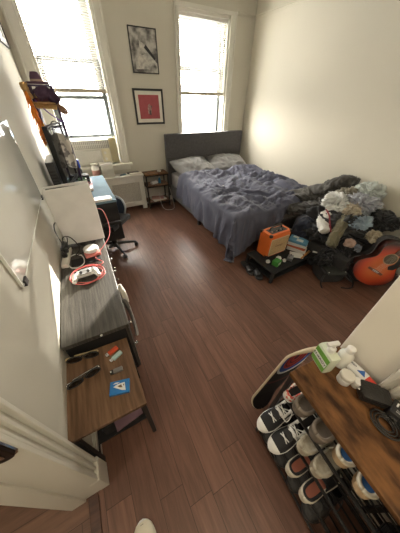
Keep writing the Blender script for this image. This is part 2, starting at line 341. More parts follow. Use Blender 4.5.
# ---- windows
def window(k):
    x0, x1, z0, z1 = WIN[k]
    root = bpy.data.objects.new('window_%d' % k, None); COL.objects.link(root); root['kind'] = 'structure'
    # casing
    b = B(); cw = .10
    xl0 = max(x0-(.125 if k == 1 else .05), -.305)
    for (a, c, t) in ((xl0, x0, .022), (x1, x1+cw, .022)):
        b.box(a, c, YB-t, YB, z0-.02, z1+.0); 
    b.box(xl0, x1+cw, YB-.022, YB, z1, z1+.045)
    for (a, c) in ((xl0, xl0+.022), (x1+cw-.022, x1+cw)): b.box(a, c, YB-.040, YB-.020, z0-.02, z1+.045)
    for (a, c) in ((x0-.014, x0), (x1, x1+.014)): b.box(a, c, YB-.030, YB-.020, z0-.02, z1)
    obj('casing', b, 'trim', root, bev=.003)
    b = B(); b.box(xl0+.0, x1+cw+.035, YB-.085, YB+.10, z0-.035, z0, bev=.006).box(xl0, x1+cw, YB-.025, YB, z0-.10, z0-.035); obj('window_sill', b, 'trim', root)
    # jamb liner
    b = B(); b.box(x0, x0+.03, YB+.0, YB+.12, z0, z1).box(x1-.03, x1, YB, YB+.12, z0, z1).box(x0, x1, YB, YB+.12, z1-.03, z1); obj('jamb', b, 'trim', root)
    # dark metal sashes
    zm = 1.99
    gx0, gx1 = x0+.03, x1-.03
    b = B(); y = YB+.12
    b.box(gx0, gx0+.055, y, y+.035, z0, zm).box(gx1-.055, gx1, y, y+.035, z0, zm)
    if k == 1: b.box(gx0, gx1, y-.01, y+.035, 1.125, 1.165)
    else: b.box(gx0, gx1, y, y+.035, z0, z0+.06)
    b.box(gx0, gx1, y, y+.035, 1.96, 2.0)
    if k == 1: b.box(gx0, gx1, y-.02, y+.03, 1.585, 1.63)
    obj('lower_sash', b, 'sash', root, bev=.003)
    b = B(); y2 = YB+.158
    b.box(gx0, gx0+.04, y2, y2+.03, zm, z1-.03).box(gx1-.10, gx1, y2, y2+.03, zm, z1-.03).box(gx1-.09, gx1-.04, YB+.10, YB+.12, z0+.9, z1-.03).box(gx0, gx1, y2, y2+.03, 1.975, 2.015).box(gx0, gx1, y2, y2+.03, z1-.075, z1-.03)
    obj('upper_sash', b, 'offwhite', root, bev=.003)
    b = B(); b.box(gx0+.04, gx1-.04, y+.014, y+.018, 1.14 if k == 1 else z0+.03, 1.97).box(gx0+.04, gx1-.04, y2+.012, y2+.016, 1.99, z1-.05); obj('pane', b, 'glass', root)
    return root
window(1); window(2)

def blind(k, label):
    x0, x1, z0, z1 = WIN[k]; x0 += .035; x1 -= .035; y = YB+.035
    t = thing('venetian_blind', label, 'blind', ((x0+x1)/2, y, 1.66)); W = (x1-x0)/2
    b = B(); b.box(-W, W, -.018, .018, .84, .875); obj('headrail', b, 'offwhite', t, bev=.002)
    b = B(); b.box(-W, W, -.016, .016, -.004, .034); obj('bottom_rail', b, mat('blind_bottom_rail', (.42, .37, .29), .5), t, bev=.004)
    b = B(); n = 38
    for i in range(n):
        z = .035+i*(.80/(n-1)); b.box(-W, W, -.0125, .0125, -.0004, .0004, m=TR(0, 0, z, rx=radians(-30)))
    obj('slats', b, 'slat', t)
    for x in (-W*.72, W*.72): b = B(); b.cyl((x, -.014, .02), (x, -.014, .84), .0014, n=5); obj('ladder_cord', b, 'offwhite', t)
    b = B(); b.cyl((-W*.62, -.03, .84), (-W*.60, -.03, -.05 if k == 1 else .25), .0025, n=6); obj('tilt_wand', b, 'white', t)
blind(1, 'white venetian blind half lowered in the left window above the air conditioner')
blind(2, 'white venetian blind half lowered in the window above the bed headboard')

# ---- doorway trim at lower left, strike plate
b = B()
for (y0, y1, x) in ((.335, .425, .0), (.410, .425, .016), (.378, .390, .012), (.350, .362, .010), (.338, .348, .012)):
    b.box(-.40, -.385+.012+x, y0, y1, 0, 2.15)
b.box(-.555, -.358, .332, .347, 0, 2.15)
b.box(-.540, -.470, .322, .334, 0, 2.15)
b.box(-.40, -.353, .330, .432, 0, .19)
struct('trim_5', b, 'trim', bev=.003)
t = thing('strike_plate', 'dark oval metal strike plate on the white door jamb at lower left', 'strike plate', (-.43, .329, .99))
b = B(); pts = [(.016*cos(a)+0, .016*sin(a)+(.055 if sin(a) > 0 else -.055)) for a in [2*pi*i/28 for i in range(28)]]
b.prism([(x*1.3, y*.85) for x, y in pts], 0, .012, m=Matrix.Rotation(radians(90), 4, 'X')); pl = obj('plate', b, mat('dark_bronze', (.05, .04, .035), .3, .8), t, bev=.002)
b = B(); b.prism([(x*1.55, y*.93) for x, y in pts], -.002, .004, m=Matrix.Rotation(radians(90), 4, 'X')); obj('rim', b, 'chrome', t)
b = B(); b.box(-.009, .009, -.0155, -.011, -.03, .03); obj('latch_hole', b, 'chrome', t)
t.location = (-.386, .329, .965)

# door casing at right on closet wall, and its door
b = B()
for (y0, y1, d) in ((-.150, -.035, .014), (-.050, -.035, .030), (-.075, -.066, .024), (-.108, -.099, .022), (-.150, -.138, .028)):
    b.box(.80-d, .80, y0, y1, 0, 2.15)
b.box(.77, .80, -1.19, -.035, 2.15, 2.25)
struct('trim_6', b, 'trim', bev=.003)
b = B(); b.box(.785, .80, -.95, -.155, .01, 2.13).box(.778, .786, -.85, -.26, .25, .95).box(.778, .786, -.85, -.26, 1.1, 1.95); struct('door_1', b, 'trim', bev=.003)

# ================================================================== BED
bed = thing('bed', 'queen bed with tall grey upholstered headboard and low grey frame', 'bed', (0, 0, 0))
b = B(); b.box(1.40, 3.0, 3.86, 3.945, .12, 1.145, bev=.02); hb = obj('headboard', b, 'headboard', bed, smooth='auto')
b = B(); b.box(1.405, 2.995, 3.853, 3.862, .775, .779); obj('seam', b, 'blackmatte', hb)
b = B(); b.box(1.43, 1.50, 1.80, 3.86, .11, .33, bev=.015).box(2.93, 2.99, 1.80, 3.86, .11, .33, bev=.015).box(1.43, 2.99, 1.78, 1.85, .11, .33, bev=.015); obj('frame', b, 'headboard', bed, smooth='auto')
for (x, y) in ((1.47, 1.86), (1.47, 2.75), (1.46, 3.80), (2.94, 1.86), (2.94, 2.75), (2.94, 3.80)):
    b = B(); b.box(x-.022, x+.022, y-.022, y+.022, 0, .12); obj('leg', b, 'black', bed, bev=.003)
b = B(); b.box(1.45, 2.975, 1.80, 3.855, .30, .555, bev=.05); mt = obj('mattress', b, 'sheet', bed, smooth='auto')

# duvet
def duvet():
    X0, X1, Y0, Y1, ZT = 1.415, 2.985, 1.765, 3.40, .60
    HL = .50; HF = .50; R = .07
    def f(u, v):
        # a = distance across (negative = hanging on left), c = distance from foot (negative = hanging at foot)
        W = X1-X0; Lh = Y1-Y0
        ys = v
        hl = HL*(.62+.38*(1-v))+.03*noise.noise(Vector((v*9, 0, 1)))
        a = -hl+u*(hl+W)
        hf = HF*max(.16, 1-max(0, (a-.15))/.75*.80) if a > 0 else HF
        c = -hf+v*(hf+Lh)
        def wrap(d):     # returns horizontal offset from edge inward, z drop
            if d >= R: return d, 0.0
            s = R-d; ang = s/R
            if ang <= pi/2: return R-R*sin(ang), R-R*cos(ang)
            return 0.0, R+(s-R*pi/2)
        ha, za = wrap(a); hc, zc = wrap(c)
        x = X0+ha; y = Y0+hc
        z = ZT-max(za, zc)-.25*min(za, zc)
        drop = ZT-z
        if drop > R:   # flare out as it hangs
            if za > zc: x -= (drop-R)*.10
            else: y -= (drop-R)*.14
            if min(za, zc) > R*.5: x -= .05; y -= .05
        z = max(z, .035)
        # wrinkles
        P = Vector((a, c, 0))
        top = max(0, 1-drop/R)
        n = wrinkle(P, 2.5, 1.0, (1, 1.15, 1))*.050+wrinkle(P, 4.6, 4.0)*.024+wrinkle(P, 1.5, 9, (1.6, .8, 1))*.020
        z += n*top*(.4+.6*min(1, max(0, a+.1)/.35))
        z += top*.05*math.exp(-((c-Lh+.12)/.11)**2)*(1+.5*noise.noise(Vector((a*5, 0, 3))))      # fold at head
        z += top*.045*math.exp(-((a-1.35)/.16)**2)*math.exp(-((c-.5)/.9)**2)
        if drop > R*.6:
            k = min(1, (drop-R*.6)/.12)
            if za >= zc:
                fo = sin(c*19+3*noise.noise(Vector((c*2.2, drop*1.2, 2)))*2)*.020+wrinkle((c, drop*.35, 0), 5, 3)*.020
                x -= fo*k
            else:
                fo = sin(a*19+4*noise.noise(Vector((a*2.2, drop, 5))))*.018+wrinkle((a, drop*.35, 0), 5, 6)*.018
                y -= fo*k
        return Vector((x, y, z))
    b = B(); b.grid(f, 210, 230)
    o = obj('duvet', b, 'duvet', smooth=True, sol=.022, off=0)
    tag(o, 'rumpled blue-grey duvet spread over the bed and hanging down its left side', 'duvet')
duvet()

def pillow(label, loc, rz, tilt, seed):
    b = bmesh.new(); n = 40; W, H, T = .37, .24, .10
    for sgn in (1, -1):
        g = []
        for i in range(n+1):
            row = []
            for j in range(n+1):
                u = -1+2*i/n; v = -1+2*j/n
                th = max(0, (1-abs(u)**2.6))**.5*max(0, (1-abs(v)**2.6))**.5
                x = u*W*(1-.07*(1-abs(v)**2)*0-.06*(v*v)*(1-u*u)*0)-u*.03*(1-v*v)*-1; y = v*H+v*.02*(1-u*u)
                x *= 1-.05*(1-v*v)*abs(u); y *= 1-.05*(1-u*u)*abs(v)
                z = sgn*th*T+(wrinkle((x, y, sgn), 6, seed)*.022+wrinkle((x, y, sgn), 3, seed+3)*.02)*(th if sgn > 0 else th*.3)
                row.append(b.verts.new((x, y, z)))
            g.append(row)
        for i in range(n):
            for j in range(n): b.faces.new((g[i][j], g[i+1][j], g[i+1][j+1], g[i][j+1]))
    bmesh.ops.remove_doubles(b, verts=b.verts, dist=.0008)
    o = obj('pillow', b, 'pillow', smooth=True); tag(o, label, 'pillow', 'pillows against the headboard')
    o.location = loc; o.rotation_euler = (tilt, 0, rz)
pillow('crumpled grey pillow on the left half of the bed nearest the nightstand', (1.80, 3.60, .665), radians(12), radians(22), 1)
pillow('grey pillow on the right half of the bed beside the right wall', (2.53, 3.63, .655), radians(-7), radians(20), 5)

# ================================================================== NIGHTSTAND
ns = thing('nightstand', 'small nightstand with rustic wood top and open black metal frame beside the bed', 'nightstand', (.935, 3.70, 0))
for (z, nm) in ((.595, 'top'), (.41, 'shelf'), (.12, 'shelf')):
    b = B(); b.box(0, .41, 0, .24, z-.018, z); obj(nm, b, 'rustic' if nm == 'top' else 'walnut', ns, bev=.002)
for (x, y) in ((0, 0), (.39, 0), (0, .22), (.39, .22)):
    b = B(); b.box(x, x+.02, y, y+.02, 0, .577); obj('leg', b, 'blackmetal', ns)
for (z) in (.557, .372, .082):
    b = B(); b.box(.02, .39, .004, .018, z, z+.018).box(.02, .39, .222, .236, z, z+.018).box(.004, .018, .02, .22, z, z+.018).box(.392, .406, .02, .22, z, z+.018); obj('rail', b, 'blackmetal', ns)
t = thing('candle', 'small round white candle on top of the nightstand', 'candle', (1.22, 3.82, .595))
b = B(); b.lathe([(.028, 0), (.033, .004), (.033, .022), (.028, .022), (.026, .015)], 20); obj('cup', b, 'white', t, smooth='auto')
b = B(); b.cyl((0, 0, .014), (0, 0, .03), .0015, n=6); obj('wick', b, 'black', t)
def magazine(name, label, cat, loc, rz, sx, sy, h, col, group=None, stripes=None):
    t = thing(name, label, cat, loc, rz, group)
    b = B(); b.box(-sx/2+.002, sx/2-.003, -sy/2+.003, sy/2-.003, .002, h-.002); obj('pages', b, 'paper', t)
    b = B(); b.box(-sx/2, sx/2, -sy/2, sy/2, h-.002, h).box(-sx/2, sx/2, -sy/2, sy/2, 0, .002).box(-sx/2-.001, -sx/2+.002, -sy/2, sy/2, 0, h)
    c = obj('cover', b, col, t)
    if stripes:
        b = B()
        for (x0, x1, y0, y1) in stripes[1]: b.box(x0*sx/2, x1*sx/2, y0*sy/2, y1*sy/2, h, h+.0008)
        obj('cover_print', b, stripes[0], c)
    return t
M['paper'] = mat('paper', (.70, .66, .58), .8, col2=(.6, .56, .48), scale=60, stretch=(1, 1, 12))
M['pinkprint'] = mat('pink_print', (.55, .30, .27), .5)
M['blueprint'] = mat('blue_print', (.10, .28, .42), .4)
M['redprint'] = mat('red_print', (.50, .12, .06), .4)
M['whitecover'] = mat('white_cover', (.68, .66, .62), .4)
magazine('magazine', 'white magazine lying on the bottom shelf of the nightstand', 'magazine', (1.15, 3.80, .12), .15, .25, .20, .02, 'whitecover')
magazine('magazine', 'pinkish magazine lying askew on top of the white one in the nightstand', 'magazine', (1.14, 3.805, .14), -.3, .22, .16, .008, 'pinkprint')
t = thing('tissue_pack', 'white tissue pack on the middle shelf of the nightstand', 'tissue pack', (1.10, 3.79, .41), .3)
b = B(); b.box(-.06, .06, -.035, .035, 0, .04, bev=.01); obj('pack', b, 'white', t, smooth='auto')
t = thing('spray_bottle', 'small blue bottle lying on the middle shelf of the nightstand', 'bottle', (1.20, 3.79, .41), 0)
b = B(); b.lathe([(.018, 0), (.022, .005), (.022, .07), (.01, .09), (.01, .1)], 18); obj('bottle', b, mat('blue_plastic', (.05, .25, .45), .3), t, smooth='auto')
b = B(); b.lathe([(.012, .1), (.012, .12), (.006, .125)], 16); obj('cap', b, 'white', t, smooth='auto')
b = B(); b.tube([(1.13, 3.66, .30), (1.14, 3.63, .10), (1.17, 3.55, .012), (1.27, 3.48, .008), (1.36, 3.55, .012), (1.375, 3.66, .15), (1.37, 3.75, .32)], .004); tag(obj('charging_cable', b, 'white', smooth=True), 'white charging cable looping down between the nightstand and the bed', 'cable')

# ================================================================== RADIATOR COVER
rc = thing('radiator_cover', 'long white wooden radiator cover below the left window', 'radiator cover', (0, 0, 0))
b = B(); b.box(-.28, .925, 3.755, 3.95, .575, .60, bev=.004); obj('top', b, 'offwhite', rc)
b = B(); y0, y1 = 3.77, 3.79
b.box(-.27, -.17, y0, y1, .0, .575).box(.83, .91, y0, y1, .0, .575).box(-.17, .83, y0, y1, .48, .575).box(-.17, .83, y0, y1, .07, .15).box(.30, .37, y0, y1, .15, .48)
b.box(.89, .91, 3.79, 3.95, 0, .575).box(-.27, -.25, 3.79, 3.95, 0, .575); obj('frame', b, 'offwhite', rc, bev=.003)
b = B(); b.box(-.17, .30, 3.782, 3.787, .15, .48).box(.37, .83, 3.782, 3.787, .15, .48); obj('mesh_panel', b, mat('perforated_panel', (.50, .48, .42), .6, col2=(.34, .32, .28), scale=120, lo=.45, hi=.55), rc)
t = thing('tablet', 'black tablet lying on the right end of the radiator cover', 'tablet', (.78, 3.90, .60), .05)
b = B(); b.box(-.10, .10, -.035, .035, 0, .016, bev=.003); obj('body', b, 'black', t)
t = thing('paper_stack', 'white stack of papers on the front edge of the radiator cover', 'papers', (.80, 3.81, .60), -.03)
b = B(); b.box(-.095, .095, -.04, .035, 0, .022); obj('sheets', b, 'paper', t)
t = thing('remote_control', 'pale blue remote control on the radiator cover beside the papers', 'remote', (.60, 3.84, .60), .4)
b = B(); b.box(-.05, .05, -.018, .018, 0, .018, bev=.005); obj('body', b, 'desk', t); b = B(); b.cyl((-.02, 0, .018), (-.02, 0, .021), .009).cyl((.015, 0, .018), (.015, 0, .021), .006); obj('button', b, 'black', t)
t = thing('storage_bin', 'translucent white plastic bin on the radiator cover behind the desk', 'storage bin', (.37, 3.86, .60), 0)
b = B(); b.box(-.09, .09, -.07, .07, .004, .19, bev=.01); obj('tub', b, mat('frosted_plastic', (.58, .57, .50), .3), t, smooth='auto')
b = B(); b.box(-.096, .096, -.076, .076, .19, .205, bev=.004); obj('lid', b, 'white', t)
t = thing('cosmetics_jar', 'white jar with pink printed label beside the plastic bin', 'jar', (.20, 3.85, .60), 0)
b = B(); b.lathe([(.05, 0), (.058, .01), (.058, .17), (.045, .19)], 24); obj('jar', b, 'white', t, smooth='auto')
b = B(); b.lathe([(.0585, .05), (.0592, .055), (.0592, .12), (.0585, .125)], 24); obj('label_band', b, 'pinkprint', t, smooth='auto')
b = B(); b.lathe([(.05, .19), (.052, .192), (.052, .215), (.047, .22)], 24); obj('lid', b, 'offwhite', t, smooth='auto')

# ================================================================== AIR CONDITIONER
ac = thing('air_conditioner', 'cream window air conditioner mounted at the bottom of the left window', 'air conditioner', (.22, YB+.03, .765))
b = B(); b.box(-.24, .28, -.05, .30, 0, .35, bev=.01); obj('housing', b, 'offwhite', ac)
b = B(); b.box(-.23, .27, -.062, -.049, .235, .335); gp = obj('air_outlet', b, mat('ac_outlet', (.34, .33, .29), .6), ac)
b = B()
for i in range(19): b.box(-.225+i*.026, -.214+i*.026, -.070, -.058, .24, .33)
b.box(-.23, .27, -.069, -.060, .283, .290); obj('louver', b, 'offwhite', gp)
b = B(); b.box(-.225, .13, -.064, -.049, .02, .215, bev=.004); ig = obj('intake_grille', b, mat('ac_intake', (.52, .51, .46), .6, col2=(.44, .43, .39), scale=150), ac)
b = B(); b.box(.145, .27, -.060, -.049, .02, .225); cp = obj('control_panel', b, mat('aged_cream_plastic', (.66, .60, .42), .5), ac)
b = B(); b.cyl((.19, -.06, .17), (.19, -.078, .17), .020).cyl((.19, -.06, .085), (.19, -.078, .085), .020); obj('knob', b, 'offwhite', cp, smooth='auto')
for s, (x0, x1) in enumerate(((.285, .405), (-.31, -.245))):
    b = B(); n = int((x1-x0)/.012)
    for i in range(n): b.box(x0+i*.012, x0+i*.012+.008, .03-(.01 if i % 2 else 0), .05, 0, .35)
    b.box(x0, x1, .045, .05, 0, .36); obj('side_panel', b, mat('accordion_cream', (.72, .64, .40), .5) if s == 0 else 'offwhite', ac)

# ================================================================== PICTURES
def framed(label, name, x0, x1, z0, z1, fw, art, matw, y=YB):
    t = thing(name, label, 'picture', ((x0+x1)/2, y, z0), 0, 'framed pictures between the windows'); W = (x1-x0)/2; H = z1-z0
    b = B(); b.box(-W, W, -.022, 0, 0, fw).box(-W, W, -.022, 0, H-fw, H).box(-W, -W+fw, -.022, 0, fw, H-fw).box(W-fw, W, -.022, 0, fw, H-fw); obj('frame', b, 'black', t, bev=.002)
    if matw: b = B(); b.box(-W+fw, W-fw, -.012, 0, fw, H-fw); obj('mat_board', b, mat('mat_board', (.72, .69, .60), .8), t)
    b = B(); k = fw+matw; b.box(-W+k, W-k, -.014, 0, k, H-k); p = obj('print', b, art, t); return t, p
grey_art = mat('grey_engraving', (.48, .46, .42), .7, col2=(.10, .095, .09), scale=9, detail=8, lo=.42, hi=.60)
t, p = framed('black framed black and white engraving hung above the red picture', 'framed_print', 1.035, 1.415, 1.885, 2.335, .012, grey_art, 0)
b = B()   # pale diagonal figure-like shapes, generic
b.prism([(-.14, .04), (.06, .05), (.12, .14), (.02, .20), (-.12, .16)], .0142, .0150, m=Matrix.Rotation(radians(90), 4, 'X')).prism([(-.06, .24), (.0, .22), (.16, .08), (.17, .11), (.03, .28), (-.06, .33)], .0142, .0150, m=Matrix.Rotation(radians(90), 4, 'X'))
obj('pale_shape', b, mat('engraving_pale', (.60, .58, .52), .7, col2=(.30, .29, .27), scale=22), p)
b = B(); b.prism([(.0, .26), (.14, .14), (.155, .16), (.03, .29)], .0150, .0156, m=Matrix.Rotation(radians(90), 4, 'X')); obj('dark_shape', b, 'black', p)
t, p = framed('black framed red print with cream mat and small grey figure', 'framed_print', .985, 1.445, 1.283, 1.722, .026, mat('crimson_print', (.36, .072, .080), .6, col2=(.32, .06, .066), scale=14), .046)
b = B(); R90 = Matrix.Rotation(radians(90), 4, 'X')
b.prism([(-.028, .14), (.02, .13), (.03, .18), (.025, .235), (.005, .262), (-.018, .25), (-.03, .21)], .0142, .0156, m=R90); fg = obj('pale_figure', b, mat('figure_pale', (.42, .30, .27), .7, col2=(.25, .12, .11), scale=40), p)
b = B(); b.prism([(-.012, .125), (.022, .12), (.018, .175), (.0, .185), (-.01, .17)], .0158, .0164, m=R90).prism([(.024, .2), (.045, .235), (.03, .24)], .0158, .0164, m=R90); obj('dark_patch', b, mat('figure_dark', (.10, .07, .07), .7), fg)
# picture on left wall near the corner
t = thing('framed_poster', 'black and white framed poster on the left wall at upper left edge', 'picture', (0, 0, 0), mw=basis((.0192, 1, 0), (-1, .0192, 0), (0, 0, 1), (xl(3.3)+.001, 3.3, 2.01)))
b = B(); b.box(0, .52, -.020, 0, 0, .022).box(0, .52, -.020, 0, .50, .522).box(0, .022, -.020, 0, 0, .52).box(.498, .52, -.020, 0, 0, .52); obj('frame', b, 'black', t)
b = B(); b.box(.02, .50, -.012, 0, .02, .50); obj('print', b, 'whitecover', t)
b = B(); b.box(.32, .40, -.014, -.011, .06, .46); obj('dark_bar', b, 'black', t)

# ================================================================== WALL MIRROR
q = basis((.0192, 1, 0), (-1, .0192, 0), (0, 0, 1), (xl(.92)+.002, .915, 1.0))
t = thing('glass_board', 'large frameless glossy glass board mounted on the left wall above the dresser', 'board', (0, 0, 0), mw=q)
mm_ = mat('glass_board', (.58, .57, .51), .03, col2=(.57, .56, .50), coat=.6, spec=.6)
b = B(); b.box(0.006, 1.149, -.009, 0, .006, .50); obj('glass', b, mm_, t)
b = B(); b.box(0, 1.155, -.011, 0, 0, .006).box(1.149, 1.155, -.011, 0, 0, .506).box(0, .006, -.011, 0, 0, .506).box(0, 1.155, -.011, 0, .50, .506); obj('polished_edge', b, mat('glass_edge', (.80, .82, .76), .2, coat=.5), t)
for y in (.02, 1.10):
    b = B(); b.box(y, y+.04, -.018, 0, -.014, .016, bev=.003); obj('clip', b, 'black', t)

# ================================================================== DESK + STUFF ON IT
dk = thing('desk', 'desk with painted pale blue sky sheen along the left wall under the window', 'desk', (0, 0, 0))
b = B(); b.box(-.325, .25, 2.41, 3.42, .725, .75); obj('desktop', b, 'desk', dk, bev=.003)
b = B(); b.box(-.30, .245, 2.425, 2.445, .50, .722).box(-.30, .245, 2.425, 2.445, .25, .488); obj('side_panel', b, 'black', dk, bev=.003)
for (x, y) in ((-.31, 2.43), (-.31, 3.38), (.215, 3.38)):
    b = B(); b.box(x, x+.03, y, y+.03, 0, .725); obj('leg', b, 'blackmetal', dk)
b = B(); b.box(-.31, -.28, 2.46, 3.38, .20, .24); obj('stretcher', b, 'blackmetal', dk)
# laptop (closed, white) near front edge
t = thing('laptop', 'closed white laptop on the near edge of the desk', 'laptop', (.10, 2.455, .75), .03)
b = B(); b.box(-.105, .105, -.045, .055, 0, .014, bev=.003); obj('base', b, 'white', t); b = B(); b.box(-.105, .105, -.045, .055, .015, .024, bev=.003); obj('lid', b, 'offwhite', t)
magazine('book', 'dark red book standing askew on the desk', 'book', (.045, 3.02, .75), -.06, .06, .42, .03, mat('maroon_cover', (.28, .03, .04), .4))
t = thing('mug', 'green mug on the desk beside the monitor', 'mug', (-.02, 3.0, .75))
b = B(); b.lathe([(.038, 0), (.045, .01), (.048, .10), (.044, .10), (.04, .012)], 24); obj('cup', b, mat('sage_green', (.16, .27, .18), .5), t, smooth='auto')
b = B(); b.tube([(.045, 0, .08), (.075, 0, .07), (.075, 0, .035), (.045, 0, .025)], .006); obj('handle', b, 'sash', t, smooth=True)
t = thing('bottle', 'blue plastic bottle on the far end of the desk', 'bottle', (-.03, 3.28, .75))
b = B(); b.lathe([(.036, 0), (.04, .006), (.04, .13), (.028, .155), (.02, .16)], 20); obj('body', b, 'black', t, smooth='auto')
b = B(); b.lathe([(.036, .16), (.036, .25), (.03, .255)], 20); obj('cap', b, mat('bright_blue', (.02, .09, .62), .35), t, smooth='auto')
t = thing('headphone_case', 'black rounded case on the desk in front of the blue bottle', 'case', (.02, 3.10, .86))
b = B(); b.box(-.07, .07, -.05, .05, -.11, .0, bev=.02); obj('shell', b, 'blackmatte', t, smooth='auto')
t.location = (.0, 3.14, .86)
# monitor seen from its edge, facing the right
t = thing('monitor', 'large black monitor seen edge-on standing on the desk', 'monitor', (-.115, 2.90, .75), radians(-14))
b = B(); b.box(-.035, .012, -.25, .25, .10, .66, bev=.006); sc = obj('screen_housing', b, 'blackmatte', t)
b = B(); b.box(.0122, .0135, -.24, .24, .15, .65); obj('screen', b, mat('dark_screen', (.01, .01, .012), .12), t)
b = B(); b.box(-.04, -.015, -.03, .03, .02, .40, bev=.004); obj('stand', b, 'black', t)
b = B(); b.box(-.10, .08, -.12, .12, 0, .018, bev=.006); obj('foot', b, 'black', t)
t = thing('computer_tower', 'slim black computer tower standing between the monitor and left wall', 'computer', (-.255, 2.80, .75))
b = B(); b.box(-.035, .035, -.20, .20, 0, .38, bev=.006); obj('case', b, 'black', t)
b = B()
for i in range(9): b.box(-.025, .025, -.2035, -.199, .05+i*.03, .065+i*.03)
obj('vent', b, 'blackmatte', t)
t = thing('game_cartridge_box', 'grey white box lying on the desk behind the game console', 'box', (-.10, 2.56, .75), .04)
b = B(); b.box(-.09, .10, -.07, .09, 0, .05, bev=.004); obj('carton', b, 'whitecover', t); b = B(); b.box(-.02, .03, -.0715, -.069, .02, .03); obj('mark', b, 'black', t)
t = thing('table_lamp', 'beige rectangular paper lamp standing at the far end of the desk', 'lamp', (-.10, 3.36, .75))
b = B(); b.box(-.05, .05, -.045, .045, .05, .40, bev=.004); obj('lamp_shade', b, mat('beige_shade', (.36, .32, .27), .8), t)
b = B(); b.box(-.055, .055, -.05, .05, 0, .05).box(.046, .054, -.048, -.040, .05, .42).box(-.054, -.046, -.048, -.040, .05, .42); obj('base', b, 'blackmetal', t)

# clothes tower above the desk with hats
t = thing('coat_stand', 'tall dark purple metal rack holding hats beside the left window', 'rack', (-.10, 3.02, .75))
for (x, y) in ((-.105, -.06), (.075, -.06), (-.105, .10), (.075, .10)):
    b = B(); b.cyl((x, y, 0), (x, y, .95), .012, n=8); obj('post', b, mat('dark_purple_metal', (.05, .03, .075), .4, .3) if 'dark_purple_metal' not in bpy.data.materials else bpy.data.materials['dark_purple_metal'], t, smooth=True)
pm = bpy.data.materials['dark_purple_metal']
for z in (.945, .80, .62):
    b = B(); b.box(-.11, .08, -.066, -.054, z, z+.012).box(-.11, .08, .094, .106, z, z+.012).box(-.111, -.099, -.06, .10, z, z+.012).box(.069, .081, -.06, .10, z, z+.012); obj('crossbar', b, pm, t)
b = B(); b.box(-.10, .07, -.055, .095, .806, .812); obj('shelf', b, pm, t)
straw = mat('straw', (.55, .36, .15), .8, col2=(.38, .23, .09), scale=60, bump=.4)
t = thing('straw_hat', 'straw coloured sun hat lying on the upper shelf of the rack', 'hat', (-.13, 2.99, 1.566))
b = B(); b.lathe([(.0, .0), (.13, .0), (.135, .006), (.13, .012), (.07, .018), (.062, .07), (.045, .09), (.0, .092)], 28, m=TR(0, 0, 0, ry=radians(0))); obj('hat_body', b, straw, t, smooth='auto')
b = B(); b.lathe([(.070, .018), (.073, .020), (.066, .045), (.063, .045)], 28); obj('hat_band', b, mat('maroon_band', (.14, .05, .07), .8), t, smooth='auto')
t = thing('brimmed_hat', 'dark purple felt hat on top of the metal rack', 'hat', (-.13, 3.02, 1.712))
b = B(); b.lathe([(.0, .0), (.085, .0), (.095, .010), (.09, .016), (.05, .018), (.046, .05), (.03, .085), (.0, .088)], 26); obj('hat_body', b, mat('purple_felt', (.12, .06, .10), .95), t, smooth='auto')
b = B(); b.lathe([(.0505, .016), (.053, .018), (.050, .034), (.047, .034)], 26); obj('hat_band', b, mat('tan_band', (.34, .24, .20), .8), t, smooth='auto')

def fold_tube(name, pts, wd, th, m, seed, label=None, cat=None, group=None, amp=.25, fr=7, parent=None, n=36, seg=70, zmin=None, taper=True):
    P = [Vector(p) for p in pts]
    def at_(t):
        s = t*(len(P)-1); i = min(int(s), len(P)-2); k = s-i
        a = P[max(i-1, 0)]; b_ = P[i]; c = P[i+1]; d = P[min(i+2, len(P)-1)]
        return .5*((2*b_)+(c-a)*k+(2*a-5*b_+4*c-d)*k*k+(3*b_-a-3*c+d)*k**3)
    b = B(); rings = []
    for i in range(seg+1):
        t = i/seg; p = at_(t); d = (at_(min(t+.01, 1))-at_(max(t-.01, 0))).normalized()
        side = d.cross(Vector((0, 0, 1)));
        side = side.normalized() if side.length > .05 else Vector((1, 0, 0)); up = side.cross(d).normalized()
        e = min(1, (t/.06+.02))**.5*min(1, ((1-t)/.06+.02))**.5 if taper else 1
        W = (wd(t) if callable(wd) else wd)*e; T = (th(t) if callable(th) else th)*e
        ring = []
        for k in range(n):
            a = 2*pi*k/n; ca, sa = cos(a), sin(a)
            q = Vector((t*4, ca*wd_(W)*6, sa*T*6))
            r = 1+amp*wrinkle((t*seg*.012*3, a*.55, seed), fr*.35, seed, (1.0, 1.0, 1))+.12*noise.noise(Vector((t*3, ca, sa+seed)))
            v = p+side*ca*W*r+up*sa*T*r
            if zmin is not None: v.z = max(v.z, zmin)
            ring.append(b.bm.verts.new(v))
        rings.append(ring)
    for A, C in zip(rings, rings[1:]):
        for k in range(n): b.bm.faces.new((A[k], A[(k+1) % n], C[(k+1) % n], C[k]))
    b.bm.faces.new(rings[0][::-1]); b.bm.faces.new(rings[-1])
    o = obj(name, b, m, parent, smooth=True)
    if label: tag(o, label, cat, group)
    return o
def wd_(w): return w

